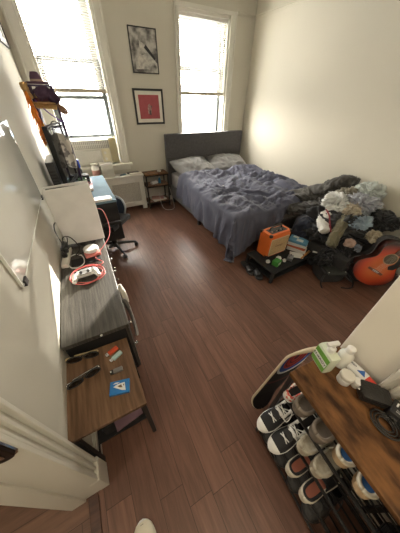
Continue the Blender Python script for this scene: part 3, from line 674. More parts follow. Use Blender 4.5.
# purple ribbon, orange tassel scarf
t = fold_tube('purple_ribbon', [(-.20, 2.93, 1.60), (-.12, 2.92, 1.50), (-.05, 2.92, 1.44), (.0, 2.93, 1.40), (.01, 2.94, 1.28)], .007, .006, mat('purple_cloth', (.14, .06, .30), .8), 3, 'thin purple ribbon tied diagonally across the hat rack', 'ribbon', n=10, seg=40)
t = thing('feather_garland', 'orange and yellow feathery garland hanging from the hat rack by the wall', 'garland', (-.235, 2.86, 1.22))
b = B(); random.seed(4)
for i in range(150):
    z = random.uniform(.03, .44); r = .012+.024*(1-(z/.46))**.6; a = random.uniform(0, 6.28)
    p = Vector((r*.3*cos(a)+.04*(.4-z), r*.3*sin(a), z)); q = p+Vector((r*cos(a)*1.2, r*sin(a)*1.2, -.05-.05*random.random()))
    b.cyl(p, q, .0055, .001, n=5)
obj('plumes', b, mat('orange_feather', (.80, .26, .02), .8, col2=(.50, .12, .01), scale=20), t)
b = B()
for i in range(45):
    z = random.uniform(.0, .20); a = random.uniform(0, 6.28); p = Vector((.035, 0, z)); b.cyl(p, p+Vector((.025*cos(a)+.015, .025*sin(a), -.06)), .005, .001, n=5)
obj('yellow_tips', b, mat('yellow_feather', (.95, .62, .08), .8), t)
b = B(); b.cyl((0, 0, .40), (0.03, .05, .50), .003, n=6); obj('cord', b, straw, t)
t = thing('tassel', 'brown straw tassel hanging off the right side of the hat rack', 'tassel', (.02, 2.96, 1.46), mw=TR(-.045, 2.955, 1.60, ry=radians(-36)))
b = B()
for i in range(24):
    a = i*.8; b.cyl((0, 0, 0), (.034*cos(a)*(i % 3+1)/3, .03*sin(a), -.12-.01*(i % 4)), .004, .005, n=5)
obj('strands', b, mat('brown_raffia', (.25, .14, .09), .9), t)
b = B(); b.sph((0, 0, 0), .012); obj('knot', b, straw, t, smooth=True)
t = thing('tote_bag', 'white and grey cloth bag hanging at the front of the hat rack', 'bag', (-.10, 2.86, 1.02))
b = B(); b.grid(lambda u, v: Vector((-.075+.15*u+.02*(v-.5), .012*sin(u*9+v*4), .0+.30*v+.02*sin(u*5))), 16, 24); obj('cloth', b, mat('white_grey_canvas', (.72, .68, .62), .85, col2=(.25, .23, .22), scale=12, lo=.45, hi=.5), t, smooth=True, sol=.02)
b = B(); b.tube([(-.05, 0, .28), (-.03, 0, .40), (.03, 0, .40), (.05, 0, .28)], .005); obj('strap', b, 'black', t, smooth=True)

purple_c = mat('plum_cloth', (.085, .045, .085), .9, col2=(.04, .02, .045), scale=14, bump=.2, bscale=90)
fold_tube('plum_scarf', [(-.17, 2.93, 1.62), (-.11, 2.92, 1.65), (-.05, 2.92, 1.63), (-.015, 2.93, 1.57)], .035, .045, purple_c, 7, 'dark plum scarf bunched on the upper front bar of the hat rack', 'scarf', amp=.4, n=30, seg=50)
fold_tube('straw_mat', [(-.21, 2.93, 1.555), (-.12, 2.92, 1.55), (-.03, 2.92, 1.545)], .020, .022, straw, 9, 'rolled straw mat lying across the front of the hat rack', 'mat', amp=.15, n=20, seg=40)
fold_tube('straw_bundle', [(-.245, 2.94, 1.72), (-.235, 2.93, 1.66), (-.225, 2.93, 1.60)], .028, .028, straw, 11, 'tan straw bundle wedged between the hat rack and the left wall', 'straw bundle', amp=.3, n=20, seg=40)

# ================================================================== OFFICE CHAIR
ch = thing('office_chair', 'black office chair on castors pushed against the desk', 'chair', (.12, 2.62, 0), radians(48))
b = B()
for i in range(5):
    a = 2*pi*i/5+.35; b.tube([(0, 0, .095), (.14*cos(a), .14*sin(a), .085), (.27*cos(a), .27*sin(a), .062)], lambda t: .022-.008*t, smooth=False, n=8)
b.cyl((0, 0, .06), (0, 0, .12), .035); base = obj('star_base', b, 'black', ch, smooth='auto')
for i in range(5):
    a = 2*pi*i/5+.35; c = Vector((.27*cos(a), .27*sin(a), .027)); s = Vector((-sin(a), cos(a), 0)); b = B(); b.cyl(c-s*.022, c-s*.005, .026).cyl(c+s*.005, c+s*.022, .026).cyl(c, c+Vector((0, 0, .036)), .008); obj('castor', b, 'black', base, smooth='auto')
b = B(); b.cyl((0, 0, .10), (0, 0, .40), .024).cyl((0, 0, .10), (0, 0, .26), .032); obj('gas_lift', b, 'black', ch, smooth='auto')
b = B(); b.box(-.20, .20, -.20, .20, .40, .46, bev=.025); obj('seat', b, 'fabric_black', ch, smooth='auto')
b = B(); b.tube([(.15, 0, .40), (.20, 0, .42), (.205, 0, .55)], .016); obj('back_bar', b, 'black', ch, smooth=True)
b = B(); b.tube([(.19, -.12, .45), (.19, -.15, .55), (.20, -.11, .64), (.205, 0, .67), (.20, .11, .64), (.19, .15, .55), (.19, .12, .45)], .012); obj('back_rim', b, mat('pale_blue_rim', (.55, .62, .68), .3), ch, smooth=True)
b = B(); b.prism([(-.12, .45), (.12, .45), (.145, .55), (.11, .635), (0, .665), (-.11, .635), (-.145, .55)], .188, .198, m=Matrix(((0, 0, 1, 0), (1, 0, 0, 0), (0, 1, 0, 0), (0, 0, 0, 1)))); obj('backrest', b, mat('navy_mesh', (.05, .07, .12), .8), ch)
b = B(); b.box(.20, .215, -.10, -.06, .36, .42); obj('yellow_tag', b, mat('yellow_tag', (.55, .42, .10), .5), ch)

# ================================================================== DRESSER
dr = thing('dresser', 'long black-brown wood grain dresser along the left wall', 'dresser', (-.366, .85, 0), radians(-.9))
DW, DL, DH = .352, 1.17, .60
b = B(); b.box(0, DW, 0, DL, DH-.03, DH); obj('top', b, 'blackoak', dr, bev=.003)
b = B(); b.box(.005, DW-.022, .01, DL-.01, .06, DH-.03).box(.02, DW-.04, .03, DL-.03, 0, .06); obj('body', b, 'blackmatte', dr, bev=.003)
for j in range(2):
    for i in range(3):
        y0 = .015+i*.382; z0 = .07+j*.25
        b = B(); b.box(DW-.022, DW-.004, y0, y0+.375, z0, z0+.243); d = obj('drawer', b, 'blackoak', dr, bev=.002)
        for yy in (y0+.09, y0+.285):
            b = B(); b.cyl((DW-.004, yy, z0+.16), (DW+.010, yy, z0+.16), .005).sph((DW+.014, yy, z0+.16), .011); obj('knob', b, 'chrome', d, smooth=True)
b = B(); b.sph((.20, -.001, DH-.012), .007); obj('screw_cap', b, 'white', dr, smooth=True)
fold_tube('grey_cloth', [(.004, 1.12, .54), (.020, 1.06, .47), (.024, .99, .40), (.020, .93, .34)], .011, lambda t: .050+.02*t, mat('grey_towel', (.28, .265, .255), .95), 5, 'grey cloth hanging out of the front of the black dresser', 'cloth', seg=40)
fold_tube('cream_cloth', [(.0, 1.30, .52), (.018, 1.24, .47), (.02, 1.20, .40)], .018, .010, mat('cream_towel', (.55, .52, .45), .95), 8, 'small cream cloth caught in the top dresser drawer', 'cloth', seg=30)

# game console (tall, white plates)
t = thing('game_console', 'white upright game console standing at the far end of the dresser', 'game console', (-.135, 1.91, DH), radians(1))
b = B()
def plate(y0, y1):
    return [(-.150, .035), (-.165, .25), (-.160, .50), (-.03, .505), (.155, .512), (.160, .30), (.150, .020), (.0, .026)]
b.prism(plate(0, 0), -.045, -.035, m=Matrix.Rotation(radians(90), 4, 'X') @ TR(0, 0, .08)); pf = obj('side_plate', b, 'white', t, bev=.004)
b = B(); b.prism(plate(0, 0), -.045, -.035, m=Matrix.Rotation(radians(90), 4, 'X') @ TR(0, 0, -.001)); obj('side_plate', b, 'white', t, bev=.004)
b = B(); b.box(-.145, .140, -.033, .034, .03, .49, bev=.004); obj('core', b, 'black', t)
b = B(); b.cyl((0, 0, 0), (0, 0, .028), .07, .055, n=24); obj('stand_base', b, 'black', t, smooth='auto')
# small dark logo mark, upper left of the plate
b = B(); b.prism([(-.1455, .445), (-.1400, .447), (-.1400, .474), (-.1340, .470), (-.1340, .458), (-.1375, .458), (-.1375, .476), (-.1455, .480)], .0352, .0362, m=Matrix.Rotation(radians(90), 4, 'X'))
b.prism([(-.160, .447), (-.1475, .452), (-.1475, .457), (-.160, .452)], .0352, .0362, m=Matrix.Rotation(radians(90), 4, 'X')).prism([(-.138, .448), (-.125, .452), (-.125, .456), (-.138, .452)], .0352, .0362, m=Matrix.Rotation(radians(90), 4, 'X'))
lg = obj('logo', b, 'black', pf)
# controller
def controller():
    t = thing('game_controller', 'white game controller lying on the dresser within the red cable coil', 'controller', (-.19, 1.415, DH+.002), radians(4))
    b = B(); b.box(-.058, .058, -.028, .030, .006, .040, bev=.012); b.sph((-.062, -.005, .022), .030, (.95, 1.1, .7)).sph((.062, -.005, .022), .030, (.95, 1.1, .7))
    for s in (-1, 1): b.tube([(s*.062, .0, .022), (s*.074, -.035, .020), (s*.082, -.070, .018)], lambda q: .024-.010*q)
    obj('shell', b, 'white', t, smooth='auto')
    b = B(); b.box(-.030, .030, -.002, .028, .040, .043, bev=.002).box(-.040, .040, -.034, -.004, .034, .041, bev=.003); obj('touchpad', b, mat('touchpad_grey', (.35, .35, .35), .4), t)
    for x in (-.024, .024): b = B(); b.cyl((x, -.018, .038), (x, -.018, .050), .007).cyl((x, -.018, .050), (x, -.018, .054), .011); obj('thumbstick', b, 'black', t, smooth='auto')
    b = B(); b.box(-.070, -.052, .006, .011, .042, .046).box(-.0635, -.0585, -.001, .018, .042, .046); obj('direction_pad', b, 'black', t)
    b = B()
    for (x, y) in ((.062, .018), (.062, -.002), (.052, .008), (.072, .008)): b.cyl((x, y, .041), (x, y, .046), .0045)
    obj('action_buttons', b, mat('button_grey', (.45, .45, .47), .3), t, smooth='auto')
controller()
random.seed(9)
def coil(name, c, rx, ry, turns, r, m, label, cat, z, tail=None, ph=0):
    pts = []; n = int(turns*14)
    for i in range(n):
        a = ph+i/14*2*pi; k = 1+.10*sin(i*.37+ph)+.05*random.uniform(-1, 1)
        pts.append((c[0]+rx*k*cos(a)+.006*sin(i*.21), c[1]+ry*k*sin(a), z+.0022*(i/14)+.002))
    if tail: pts += tail
    b = B(); b.tube(pts, r, n=6); tag(obj(name, b, m, smooth=True), label, cat)
coil('red_cable', (-.175, 1.42), .115, .105, 3.2, .0034, 'redcable', 'red cable coiled loosely around the white game controller', 'cable', DH+.002,
     tail=[(-.06, 1.50, DH+.01), (-.10, 1.60, DH+.012), (-.05, 1.68, DH+.02), (.035, 1.80, DH+.04), (.075, 1.90, DH+.07), (.085, 2.02, DH+.13), (.07, 2.12, DH+.18), (.035, 2.20, DH+.17), (.0, 2.26, DH+.14)], ph=2.2)
coil('white_cable', (-.245, 1.62), .062, .10, 1.2, .0040, 'white', 'white cable looping on the dresser beside the power strip', 'cable', DH+.004, ph=.8)
t = thing('wifi_router', 'small white round router with red base on the dresser behind the controller', 'router', (-.115, 1.68, DH+.001), .1)
b = B(); b.box(-.06, .06, -.05, .05, 0, .028, bev=.01); obj('body', b, mat('pink_red_plastic', (.62, .20, .17), .5), t, smooth='auto')
b = B(); b.lathe([(.05, .028), (.058, .032), (.058, .05), (.05, .058), (.0, .058)], 28, m=TR(0, .02, 0)); obj('dome', b, 'white', t, smooth='auto')
t = thing('power_strip', 'white power strip with black plugs lying beside the left wall', 'power strip', (-.305, 1.70, DH+.001), radians(-8))
b = B(); b.box(-.024, .024, -.13, .13, 0, .034, bev=.006); obj('body', b, 'offwhite', t)
for y in (-.02, .05, .10): b = B(); b.box(-.016, .016, y-.015, y+.015, .034, .066, bev=.004); obj('plug', b, 'black', t)
for n_, (pts, lb) in enumerate((([(-.30, 1.75, .66), (-.29, 1.80, .74), (-.24, 1.82, .72), (-.20, 1.78, .63), (-.24, 1.70, .612), (-.16, 1.74, .612)], 'thin black cable arching from the power strip towards the router'),
        ([(-.305, 1.80, .66), (-.33, 1.86, .78), (-.31, 1.93, .82), (-.27, 1.86, .70), (-.32, 1.74, .62), (-.345, 1.62, .612)], 'black cable looping against the wall beside the game console'),
        ([(-.30, 1.68, .66), (-.26, 1.70, .70), (-.20, 1.76, .66), (-.19, 1.83, .61), (-.26, 1.84, .612), (-.335, 1.80, .63), (-.34, 1.90, .62)], 'black cable lying in a loop in front of the game console'))):
    b = B(); b.tube(pts, .0042, n=6); tag(obj('black_cable', b, 'black', smooth=True), lb, 'cable')
b = B(); b.box(-.28, -.06, 1.565, 1.66, DH+.0005, DH+.006); tag(obj('dark_tray', b, 'blackmatte', bev=.002), 'flat black notebook lying under the router on the dresser', 'notebook')

# ================================================================== END TABLE
et = thing('end_table', 'small walnut topped table with black metal legs below the dresser end', 'table', (0, 0, 0))
b = B(); b.prism([(-.381, .436), (-.042, .431), (-.048, .832), (-.381, .846)], .478, .50); obj('tabletop', b, 'walnut', et, bev=.002)
for (x, y) in ((-.378, .442), (-.070, .438), (-.378, .81), (-.074, .80)):
    b = B(); b.box(x, x+.022, y, y+.022, 0, .478); obj('leg', b, 'blackmetal', et)
b = B(); b.box(-.356, -.07, .445, .459, .458, .478).box(-.356, -.07, .81, .825, .458, .478).box(-.374, -.36, .46, .81, .458, .478).box(-.068, -.052, .46, .80, .458, .478).box(-.374, -.36, .46, .81, .06, .078).box(-.356, -.07, .812, .826, .06, .078); obj('rail', b, 'blackmetal', et)
b = B(); b.box(-.356, -.06, .50, .82, .10, .112); obj('shelf', b, 'blackmatte', et)
magazine('notebook', 'purple-brown notebook sticking out on the shelf under the end table', 'notebook', (-.165, .53, .215), .15, .15, .09, .010, mat('mauve_cover', (.16, .09, .11), .5))
t = thing('storage_box', 'black box on the shelf under the end table', 'box', (-.18, .64, .112)); b = B(); b.box(-.13, .10, -.12, .15, 0, .10, bev=.006); obj('box_body', b, 'blackmatte', t)
b = B(); b.box(.0, .06, -.123, -.118, .03, .045); obj('label_strip', b, 'white', t)

def sunglasses(label, loc, rz, fm, temple):
    t = thing('sunglasses', label, 'sunglasses', loc, rz, 'sunglasses on the end table')
    for s in (-1, 1):
        pts = [(s*.036+.030*cos(a)*(1-.08*sin(a)), .0+.0, .024+.021*sin(a)) for a in [2*pi*i/16 for i in range(17)]]
        b = B(); b.tube(pts, .0035, n=6, smooth=False); fr_ = obj('rim', b, fm, t, smooth=True)
        b = B(); b.prism([(p[0], p[2]) for p in pts[:-1]], -.001, .001, m=Matrix.Rotation(radians(90), 4, 'X')); obj('lens', b, mat('dark_lens', (.015, .013, .012), .08) if 'dark_lens' not in bpy.data.materials else bpy.data.materials['dark_lens'], fr_)
        b = B(); b.tube([(s*.067, .0, .034), (s*.060, .012, .030), (s*.01, .022+.006*s, .010), (-s*.045, .026+.006*s, .006)], .0036, n=6); obj('temple', b, temple, t, smooth=True)
    b = B(); b.tube([(-.008, 0, .030), (0, .003, .033), (.008, 0, .030)], .003, n=6); obj('bridge', b, fm, t, smooth=True); t.scale = (1.18,)*3
sunglasses('folded black sunglasses with tan temple nearest the dresser on the end table', (-.285, .795, .502), radians(-8), 'black', mat('tan_temple', (.52, .40, .22), .4))
sunglasses('folded glossy black sunglasses in the middle of the end table', (-.288, .675, .502), radians(12), 'black', 'chrome')

def lighter(label, loc, rz, m, L=.072, cap='chrome'):
    t = thing('lighter', label, 'lighter', loc, rz, 'pocket lighters on the end table')
    b = B(); b.box(-L/2, L*.30, -.0125, .0125, 0, .015, bev=.005); obj('body', b, m, t, smooth='auto')
    b = B(); b.box(L*-.5-.016, -L/2+.001, -.011, .011, .001, .014, bev=.002); hd = obj('head', b, cap, t)
    b = B(); b.cyl((-L/2-.012, -.005, .012), (-L/2-.012, .005, .012), .005, n=12); obj('spark_wheel', b, 'chrome', hd)
lighter('red lighter on the end table closest to the dresser', (-.128, .778, .50), radians(22), mat('red_orange', (.68, .09, .03), .3))
lighter('pale blue lighter lying next to the red lighter', (-.113, .738, .50), radians(26), mat('pale_aqua', (.42, .60, .60), .3))
lighter('short black and silver lighter between the pale blue lighter and blue pack', (-.125, .650, .50), radians(-2), mat('dark_silver', (.25, .24, .23), .3, .6), .06, 'black')
t = thing('card_pack', 'blue card pack with white sailing picture lying on the end table', 'card pack', (-.140, .557, .50), radians(-14))
b = B(); b.box(-.047, .047, -.032, .032, 0, .016, bev=.001); cb = obj('box', b, mat('bright_blue_card', (.02, .19, .52), .35), t)
b = B(); b.prism([(-.030, .004), (-.012, .014), (.024, .018), (.030, -.022), (.012, -.018)], .016, .0168).prism([(-.034, .018), (-.02, .024), (.0, .022), (-.012, .017)], .016, .0166); obj('white_picture', b, 'white', cb)
b = B(); b.prism([(-.010, .004), (.008, .010), (.014, -.006), (.002, -.004)], .0168, .0174).prism([(.016, .008), (.022, .010), (.022, -.004)], .0168, .0174); obj('dark_picture_detail', b, mat('brown_ink', (.16, .10, .05), .5), cb)

# ================================================================== SHOE RACK
RK = thing('shoe_rack', 'tall open black shoe rack with thick rustic wood top', 'shoe rack', (.508, .159, 0), -.08)
RL, RD, RH = .95, .283, .80
b = B(); b.box(0, RD, -RL, 0, RH-.022, RH); obj('top', b, 'rustic', RK, bev=.003)
for (x, y) in ((.004, -.022), (RD-.022, -.022), (.004, -RL+.004), (RD-.022, -RL+.004), (.004, -.50), (RD-.022, -.50)):
    b = B(); b.box(x, x+.018, y, y+.018, 0, RH-.022); obj('post', b, 'blackmetal', RK)
SH = [.615, .425, .235, .05]
for z in SH:
    b = B(); b.box(.004, .014, -RL+.01, -.01, z-.006, z+.006).box(RD-.02, RD-.006, -RL+.01, -.01, z-.008-.05, z+.008-.05)
    for i in range(4): b.box(.09+i*.045, .096+i*.045, -RL+.01, -.01, z-.023-i*.009, z-.017-i*.009)
    b.box(.01, RD-.01, -.02, -.008, z-.006, z+.006); obj('shelf', b, 'blackmetal', RK)
def rk(x, y, z):   # rack local -> world
    v = Matrix.Rotation(-.08, 4, 'Z') @ Vector((x, y, 0)); return (v.x+.508, v.y+.159, z)

def shoe(name, label, L, Wd, H, um, sm, im, open_to=.52, lace=None, collar=None, cat='shoe', outsole=None, toe=None, soleh=.025, group='shoes stored on the black rack'):
    t = thing(name, label, cat, (0, 0, 0), 0, group)
    def hw(s):
        k = [(0, .12), (.008, .34), (.03, .54), (.07, .68), (.12, .74), (.25, .74), (.45, .74), (.65, .95), (.78, 1.0), (.90, .82), (.97, .50), (1, .14)]
        for (a, c), (b_, d) in zip(k, k[1:]):
            if s <= b_: return (c+(d-c)*(s-a)/(b_-a))*Wd/2
        return .02
    out = [(s*L, hw(s)) for s in [0, .008, .02, .035, .06, .09, .12, .2, .35, .5, .65, .75, .85, .92, .96, .985, 1]]
    ring = out+[(x, -y) for x, y in out[::-1]]
    b = B(); b.prism([(x*1.02-.01*L, y*1.05) for x, y in ring], 0, soleh); obj('sole', b, sm, t, smooth='auto', bev=.003)
    if outsole: b = B(); b.prism([(x*1.02-.01*L, y*1.06) for x, y in ring], -.012, .001); obj('outsole', b, outsole, t, smooth='auto', bev=.004)
    def ht(s):
        k = [(0, .80), (.05, .97), (.15, 1.0), (.30, .86), (.5, .80), (.65, .60), (.8, .44), (.92, .36), (1, .20)]
        for (a, c), (b_, d) in zip(k, k[1:]):
            if s <= b_: return (c+(d-c)*(s-a)/(b_-a))*H
        return .2*H
    S = [i/30 for i in range(31)]; NJ = 20; b = B(); G = []
    for s in S:
        row = []
        for j in range(NJ+1):
            a = pi*j/NJ; ca, sa = cos(a), sin(a)
            y = math.copysign(abs(ca)**.6, ca)*hw(s)*(1-.18*sa); z = soleh*.8+abs(sa)**.75*(ht(s)-soleh*.8)
            row.append(b.bm.verts.new((s*L+(.012*L*sa*(1 if s < .1 else 0)), y, z)))
        G.append(row)
    col_e = []
    for i in range(30):
        for j in range(NJ):
            s = S[i]+1/60
            if .035 < s < open_to and 5 <= j < NJ-5: continue
            b.bm.faces.new((G[i][j], G[i+1][j], G[i+1][j+1], G[i][j+1]))
    b.bm.faces.new(G[0]); u_ = obj('upper', b, um, t, smooth=True, sol=.004)
    i0, i1 = 1, int(open_to*30)
    loop = [G_ for G_ in []]
    def gp(i, j):
        s = S[i]; a = pi*j/NJ; ca, sa = cos(a), sin(a); return (s*L, math.copysign(abs(ca)**.6, ca)*hw(s)*(1-.18*sa), soleh*.8+abs(sa)**.75*(ht(s)-soleh*.8))
    lp = [gp(i, 5) for i in range(i0, i1+1, 2)]+[gp(i1, j) for j in range(7, NJ-6, 2)]+[gp(i, NJ-5) for i in range(i1, i0-1, -2)]+[gp(i0, j) for j in range(NJ-7, 6, -2)]
    lp.append(lp[0]); b = B(); b.tube(lp, .0075 if lace is not None and collar is not None else .0045, n=6); obj('collar', b, collar or um, t, smooth=True)
    b = B(); b.prism([(x*.94+.01*L, y*.86) for x, y in ring], soleh, soleh+.006); obj('insole', b, im, t)
    if lace:
        b = B()
        for i in range(4):
            s = open_to-.10+i*.075; h = ht(s)+.003; w_ = .020
            b.tube([(s*L, -w_, h-.004), ((s+.02)*L, 0, h+.003), ((s+.045)*L, w_, h-.006)], .0028, n=5).tube([(s*L, w_, h-.004), ((s+.02)*L, 0, h+.003), ((s+.045)*L, -w_, h-.006)], .0028, n=5)
        b.tube([((open_to-.1)*L, 0, ht(open_to)), ((open_to-.18)*L, .03, ht(.5)+.012), ((open_to-.02)*L, .045, ht(.5)-.006), ((open_to)*L, .01, ht(.5)+.006)], .0026, n=5)
        obj('laces', b, lace, t, smooth=True)
        b = B(); b.prism([(open_to*L*.72, -.018), (open_to*L*1.2, -.022), (open_to*L*1.2, .022), (open_to*L*.72, .018)], 0, .004, m=TR(0, 0, ht(open_to)-.010, ry=radians(-4))); obj('tongue', b, um, t)
    if toe:
        b = B(); G2 = []
        for i in range(9):
            s = .86+.14*i/8; G2.append([b.bm.verts.new((s*L*1.004, math.copysign(abs(cos(pi*j/16))**.6, cos(pi*j/16))*hw(s)*1.04*(1-.18*sin(pi*j/16)), soleh*.8+sin(pi*j/16)**.75*(ht(s)-soleh*.8)*1.05 if j not in (0, 16) else soleh*.8)) for j in range(17)])
        for a_, c_ in zip(G2, G2[1:]):
            for j in range(16): b.bm.faces.new((a_[j], a_[j+1], c_[j+1], c_[j]))
        obj('toe_cap', b, toe, t, smooth=True)
    return t
grb = mat('grey_brown_suede', (.15, .12, .095), .9, col2=(.10, .08, .06), scale=20)
tanw = mat('tan_sole', (.45, .32, .19), .7); cream = mat('cream_rubber', (.62, .57, .46), .6); blue_i = mat('blue_insole', (.05, .16, .42), .7)
beigec = mat('beige_canvas', (.42, .37, .28), .9, col2=(.34, .29, .22), scale=60, bump=.3); darkin = mat('dark_lining', (.03, .028, .027), .9)
whr = mat('white_rubber', (.74, .74, .72), .5); blk = mat('black_canvas', (.018, .018, .02), .85, bump=.2, bscale=200)
salmon = mat('salmon_insole', (.42, .15, .10), .7); greyl = mat('grey_lining', (.30, .29, .27), .9)
def put(t, x, y, z, yaw=0, pit=0): t.location = rk(x, y, z); t.rotation_euler = (0, radians(pit), -.08+yaw)
def slide(label, L, Wd, side, rim, bed_m, vamp, name='slipper'):
    t = thing(name, label, 'slipper', (0, 0, 0), 0, 'shoes stored on the black rack')
    def hw(s):
        k = [(0, 0), (.004, .22), (.02, .44), (.05, .62), (.10, .76), (.18, .82), (.40, .78), (.6, .92), (.75, 1), (.88, .86), (.96, .52), (1, 0)]
        for (a, c), (b_, d_) in zip(k, k[1:]):
            if s <= b_: return (c+(d_-c)*(s-a)/(b_-a))*Wd/2
        return 0
    SS = [0, .004, .012, .02, .035, .05, .075, .10, .14, .18, .28, .40, .5, .6, .68, .75, .82, .88, .92, .96, .985, 1]
    ring = [(s*L, hw(s)) for s in SS]+[(s*L, -hw(s)) for s in SS[::-1][1:-1]]
    sc = lambda k: [((x-.5*L)*k+.5*L, y*(1-(1-k)*2.6)) for x, y in ring]
    b = B(); b.prism(ring, -.034, 0); obj('sole', b, side, t, smooth='auto', bev=.003)
    b = B(); b.tube([(x, y, .0) for x, y in sc(.965)]+[sc(.965)[0]+(0,)], .0075, n=8, smooth=False); obj('rim', b, rim, t, smooth=True)
    b = B(); b.prism(sc(.95), -.002, .003); obj('footbed', b, bed_m, t)
    def f(u, v): a = pi*v; s_ = .45+.50*u; return Vector((s_*L, hw(s_)*1.05*cos(a), -.01+(.055-.035*u)*sin(a)**.7))
    b = B(); b.grid(f, 12, 18); obj('upper', b, vamp, t, smooth=True, sol=.005)
    return t
# top tier: heels point out of the rack
Z1 = SH[0]+.008
ZH = .700
a = slide('grey-brown slipper on the top tier farthest from the camera, heel outwards', .25, .082, grb, mat('grey_brown_rim', (.19, .155, .12), .8), grb, grb); put(a, -.012, -.100, ZH, 0, 13)
c = dup(a, (0, 0, 0), 0, 'second grey-brown slipper beside the blue-lined slippers'); put(c, -.012, -.190, ZH, 0, 13)
a = slide('tan slipper with cream rim and blue footbed, farther one on the top tier', .26, .074, tanw, cream, blue_i, tanw); put(a, .010, -.272, ZH+.005, 0, 13)
c = dup(a, (0, 0, 0), 0, 'tan slipper with cream rim and blue footbed, nearer one on the top tier'); put(c, .010, -.350, ZH+.005, 0, 13)
# a bit of a patterned flat shoe at the corner
a = shoe('flat_shoe', 'red and white patterned shoe tucked in the far corner of the rack', .22, .07, .05, mat('red_white_pattern', (.60, .10, .08), .8, col2=(.75, .70, .62), scale=70, lo=.48, hi=.52), whr, darkin); put(a, .0, -.040, Z1)
# second tier
Z2 = SH[1]+.008
hs = []
a = shoe('high_top_sneaker', 'black sneaker with white piping and laces, farthest on the second tier', .265, .080, .115, blk, whr, darkin, lace=whr, collar=whr, toe=whr, cat='sneaker'); put(a, .155, -.055, .475, pi, 22)
c = dup(a, (0, 0, 0), 0, 'black sneaker with white piping and laces, second on the second tier'); put(c, .155, -.140, .475, pi, 22)
fl_ = mat('beige_fleece', (.46, .42, .33), .9, col2=(.34, .30, .23), scale=60, bump=.5)
a2 = slide('beige fleece slipper in the middle of the second tier', .25, .070, beigec, fl_, fl_, fl_); put(a2, -.028, -.200, .560, 0, 13)
c = dup(a2, (0, 0, 0), 0, 'beige fleece slipper nearer the camera on the second tier'); put(c, -.028, -.270, .560, 0, 13)
# third tier: white toe capped sneakers sticking out, ringed heels
Z3 = SH[2]+.008
a3 = slide('black slipper with cream rim and salmon footbed on the third tier', .25, .072, cream, cream, salmon, blk); put(a3, -.022, -.240, .262, 0, 8)
b = B(); b.tube([(.09, -.024, .006), (.05, -.024, .006), (.022, -.018, .006), (.014, 0, .006), (.022, .018, .006), (.05, .024, .006), (.09, .024, .006)], .006, n=6); obj('inner_rim', b, blk, a3, smooth=True)
c = dup(a3, (0, 0, 0), 0, 'black slipper with cream rim and salmon footbed, nearer one on the third tier'); put(c, -.022, -.330, .262, 0, 8)
# bottom tier
Z4 = SH[3]+.008
a4 = shoe('dark_boot', 'black leather shoe farthest on the bottom tier', .27, .095, .10, 'leather', 'black', darkin, lace='black'); put(a4, .275, -.08, Z4, pi)
for i, lb in enumerate(('black leather shoe second on the bottom tier', 'black leather shoe third on the bottom tier', 'black leather shoe fourth on the bottom tier')):
    c = dup(a4, (0, 0, 0), 0, lb); put(c, .275, -.185-.105*i, Z4, pi)
for i, (zz, lb) in enumerate(((Z1, 'black shoe on the near end of the top tier'), (Z2, 'black shoe on the near end of the second tier'), (Z3, 'black shoe on the near end of the third tier'))):
    c = dup(a4, (0, 0, 0), 0, lb); put(c, .275, -.56, zz, pi)
fold_tube('white_strap', [rk(-.01, -.46, .52), rk(-.02, -.45, .44), rk(-.0, -.46, .34)], .010, .004, mat('pale_lilac_strap', (.55, .55, .62), .7), 3, 'pale strap dangling from the near part of the shoe rack', 'strap', n=12, seg=30)

# things on the rack top
ZT = RH
t = thing('sanitizer_bottle', 'green labelled pump bottle with white cap standing on the rack top', 'bottle', (.645, .125, ZT), radians(-18))
b = B(); b.box(-.022, .022, -.040, .040, 0, .105, bev=.012); bd = obj('bottle', b, mat('milky_plastic', (.66, .72, .58), .25), t, smooth='auto')
b = B(); b.box(-.0235, -.0218, -.036, .036, .012, .092, bev=.0008); lb_ = obj('green_label', b, mat('leaf_green', (.16, .38, .06), .4), t)
b = B(); b.box(-.0245, -.0230, -.034, .034, .040, .066); ll = obj('white_band', b, 'white', lb_)
text('lettering', 'ENEROY', .018, 'black', lb_, basis((0, -1, 0), (0, 0, 1), (-1, 0, 0), (-.0246, 0, .053)))
b = B(); b.lathe([(.014, .105), (.014, .125), (.011, .128), (.006, .13), (.006, .150)], 18).box(-.035, .012, -.008, .008, .148, .162, bev=.004); obj('pump_cap', b, 'white', t, smooth='auto')
t = thing('lotion_bottle', 'second white bottle standing beside the green labelled one', 'bottle', (.715, .090, ZT), 0)
b = B(); b.lathe([(.022, 0), (.026, .005), (.026, .075), (.016, .092), (.012, .095)], 22); obj('bottle', b, mat('milky_plastic2', (.74, .74, .68), .3), t, smooth='auto')
b = B(); b.lathe([(.015, .095), (.015, .118), (.012, .121)], 20); obj('cap', b, 'white', t, smooth='auto')
t = thing('toothpaste_tube', 'white tube with blue triangle and red cap lying against the closet wall', 'tube', (.735, .045, ZT+.021), radians(-94))
b = B(); pr_ = []
rings = []
for i in range(15):
    s = i/14; hw_ = .024-.002*s; hh = .003+.017*min(1, s*1.6)
    rings.append([b.bm.verts.new((-.055+.10*s, hw_*cos(2*pi*k/20), hh*sin(2*pi*k/20))) for k in range(20)])
for A_, C_ in zip(rings, rings[1:]):
    for k in range(20): b.bm.faces.new((A_[k], A_[(k+1) % 20], C_[(k+1) % 20], C_[k]))
b.bm.faces.new(rings[0][::-1]); b.bm.faces.new(rings[-1]); tb = obj('tube_body', b, 'white', t, smooth='auto')
b = B(); b.cyl((.045, 0, 0), (.078, 0, 0), .020, .018, n=20); obj('cap', b, 'red', t, smooth='auto')
b = B(); b.prism([(.010, -.014), (.040, -.014), (.026, .010)], .0195, .0212); obj('blue_triangle', b, mat('logo_blue', (.03, .13, .45), .4), tb)
text('lettering', 'Clean', .016, 'sash', tb, TR(-.018, 0, .0175))
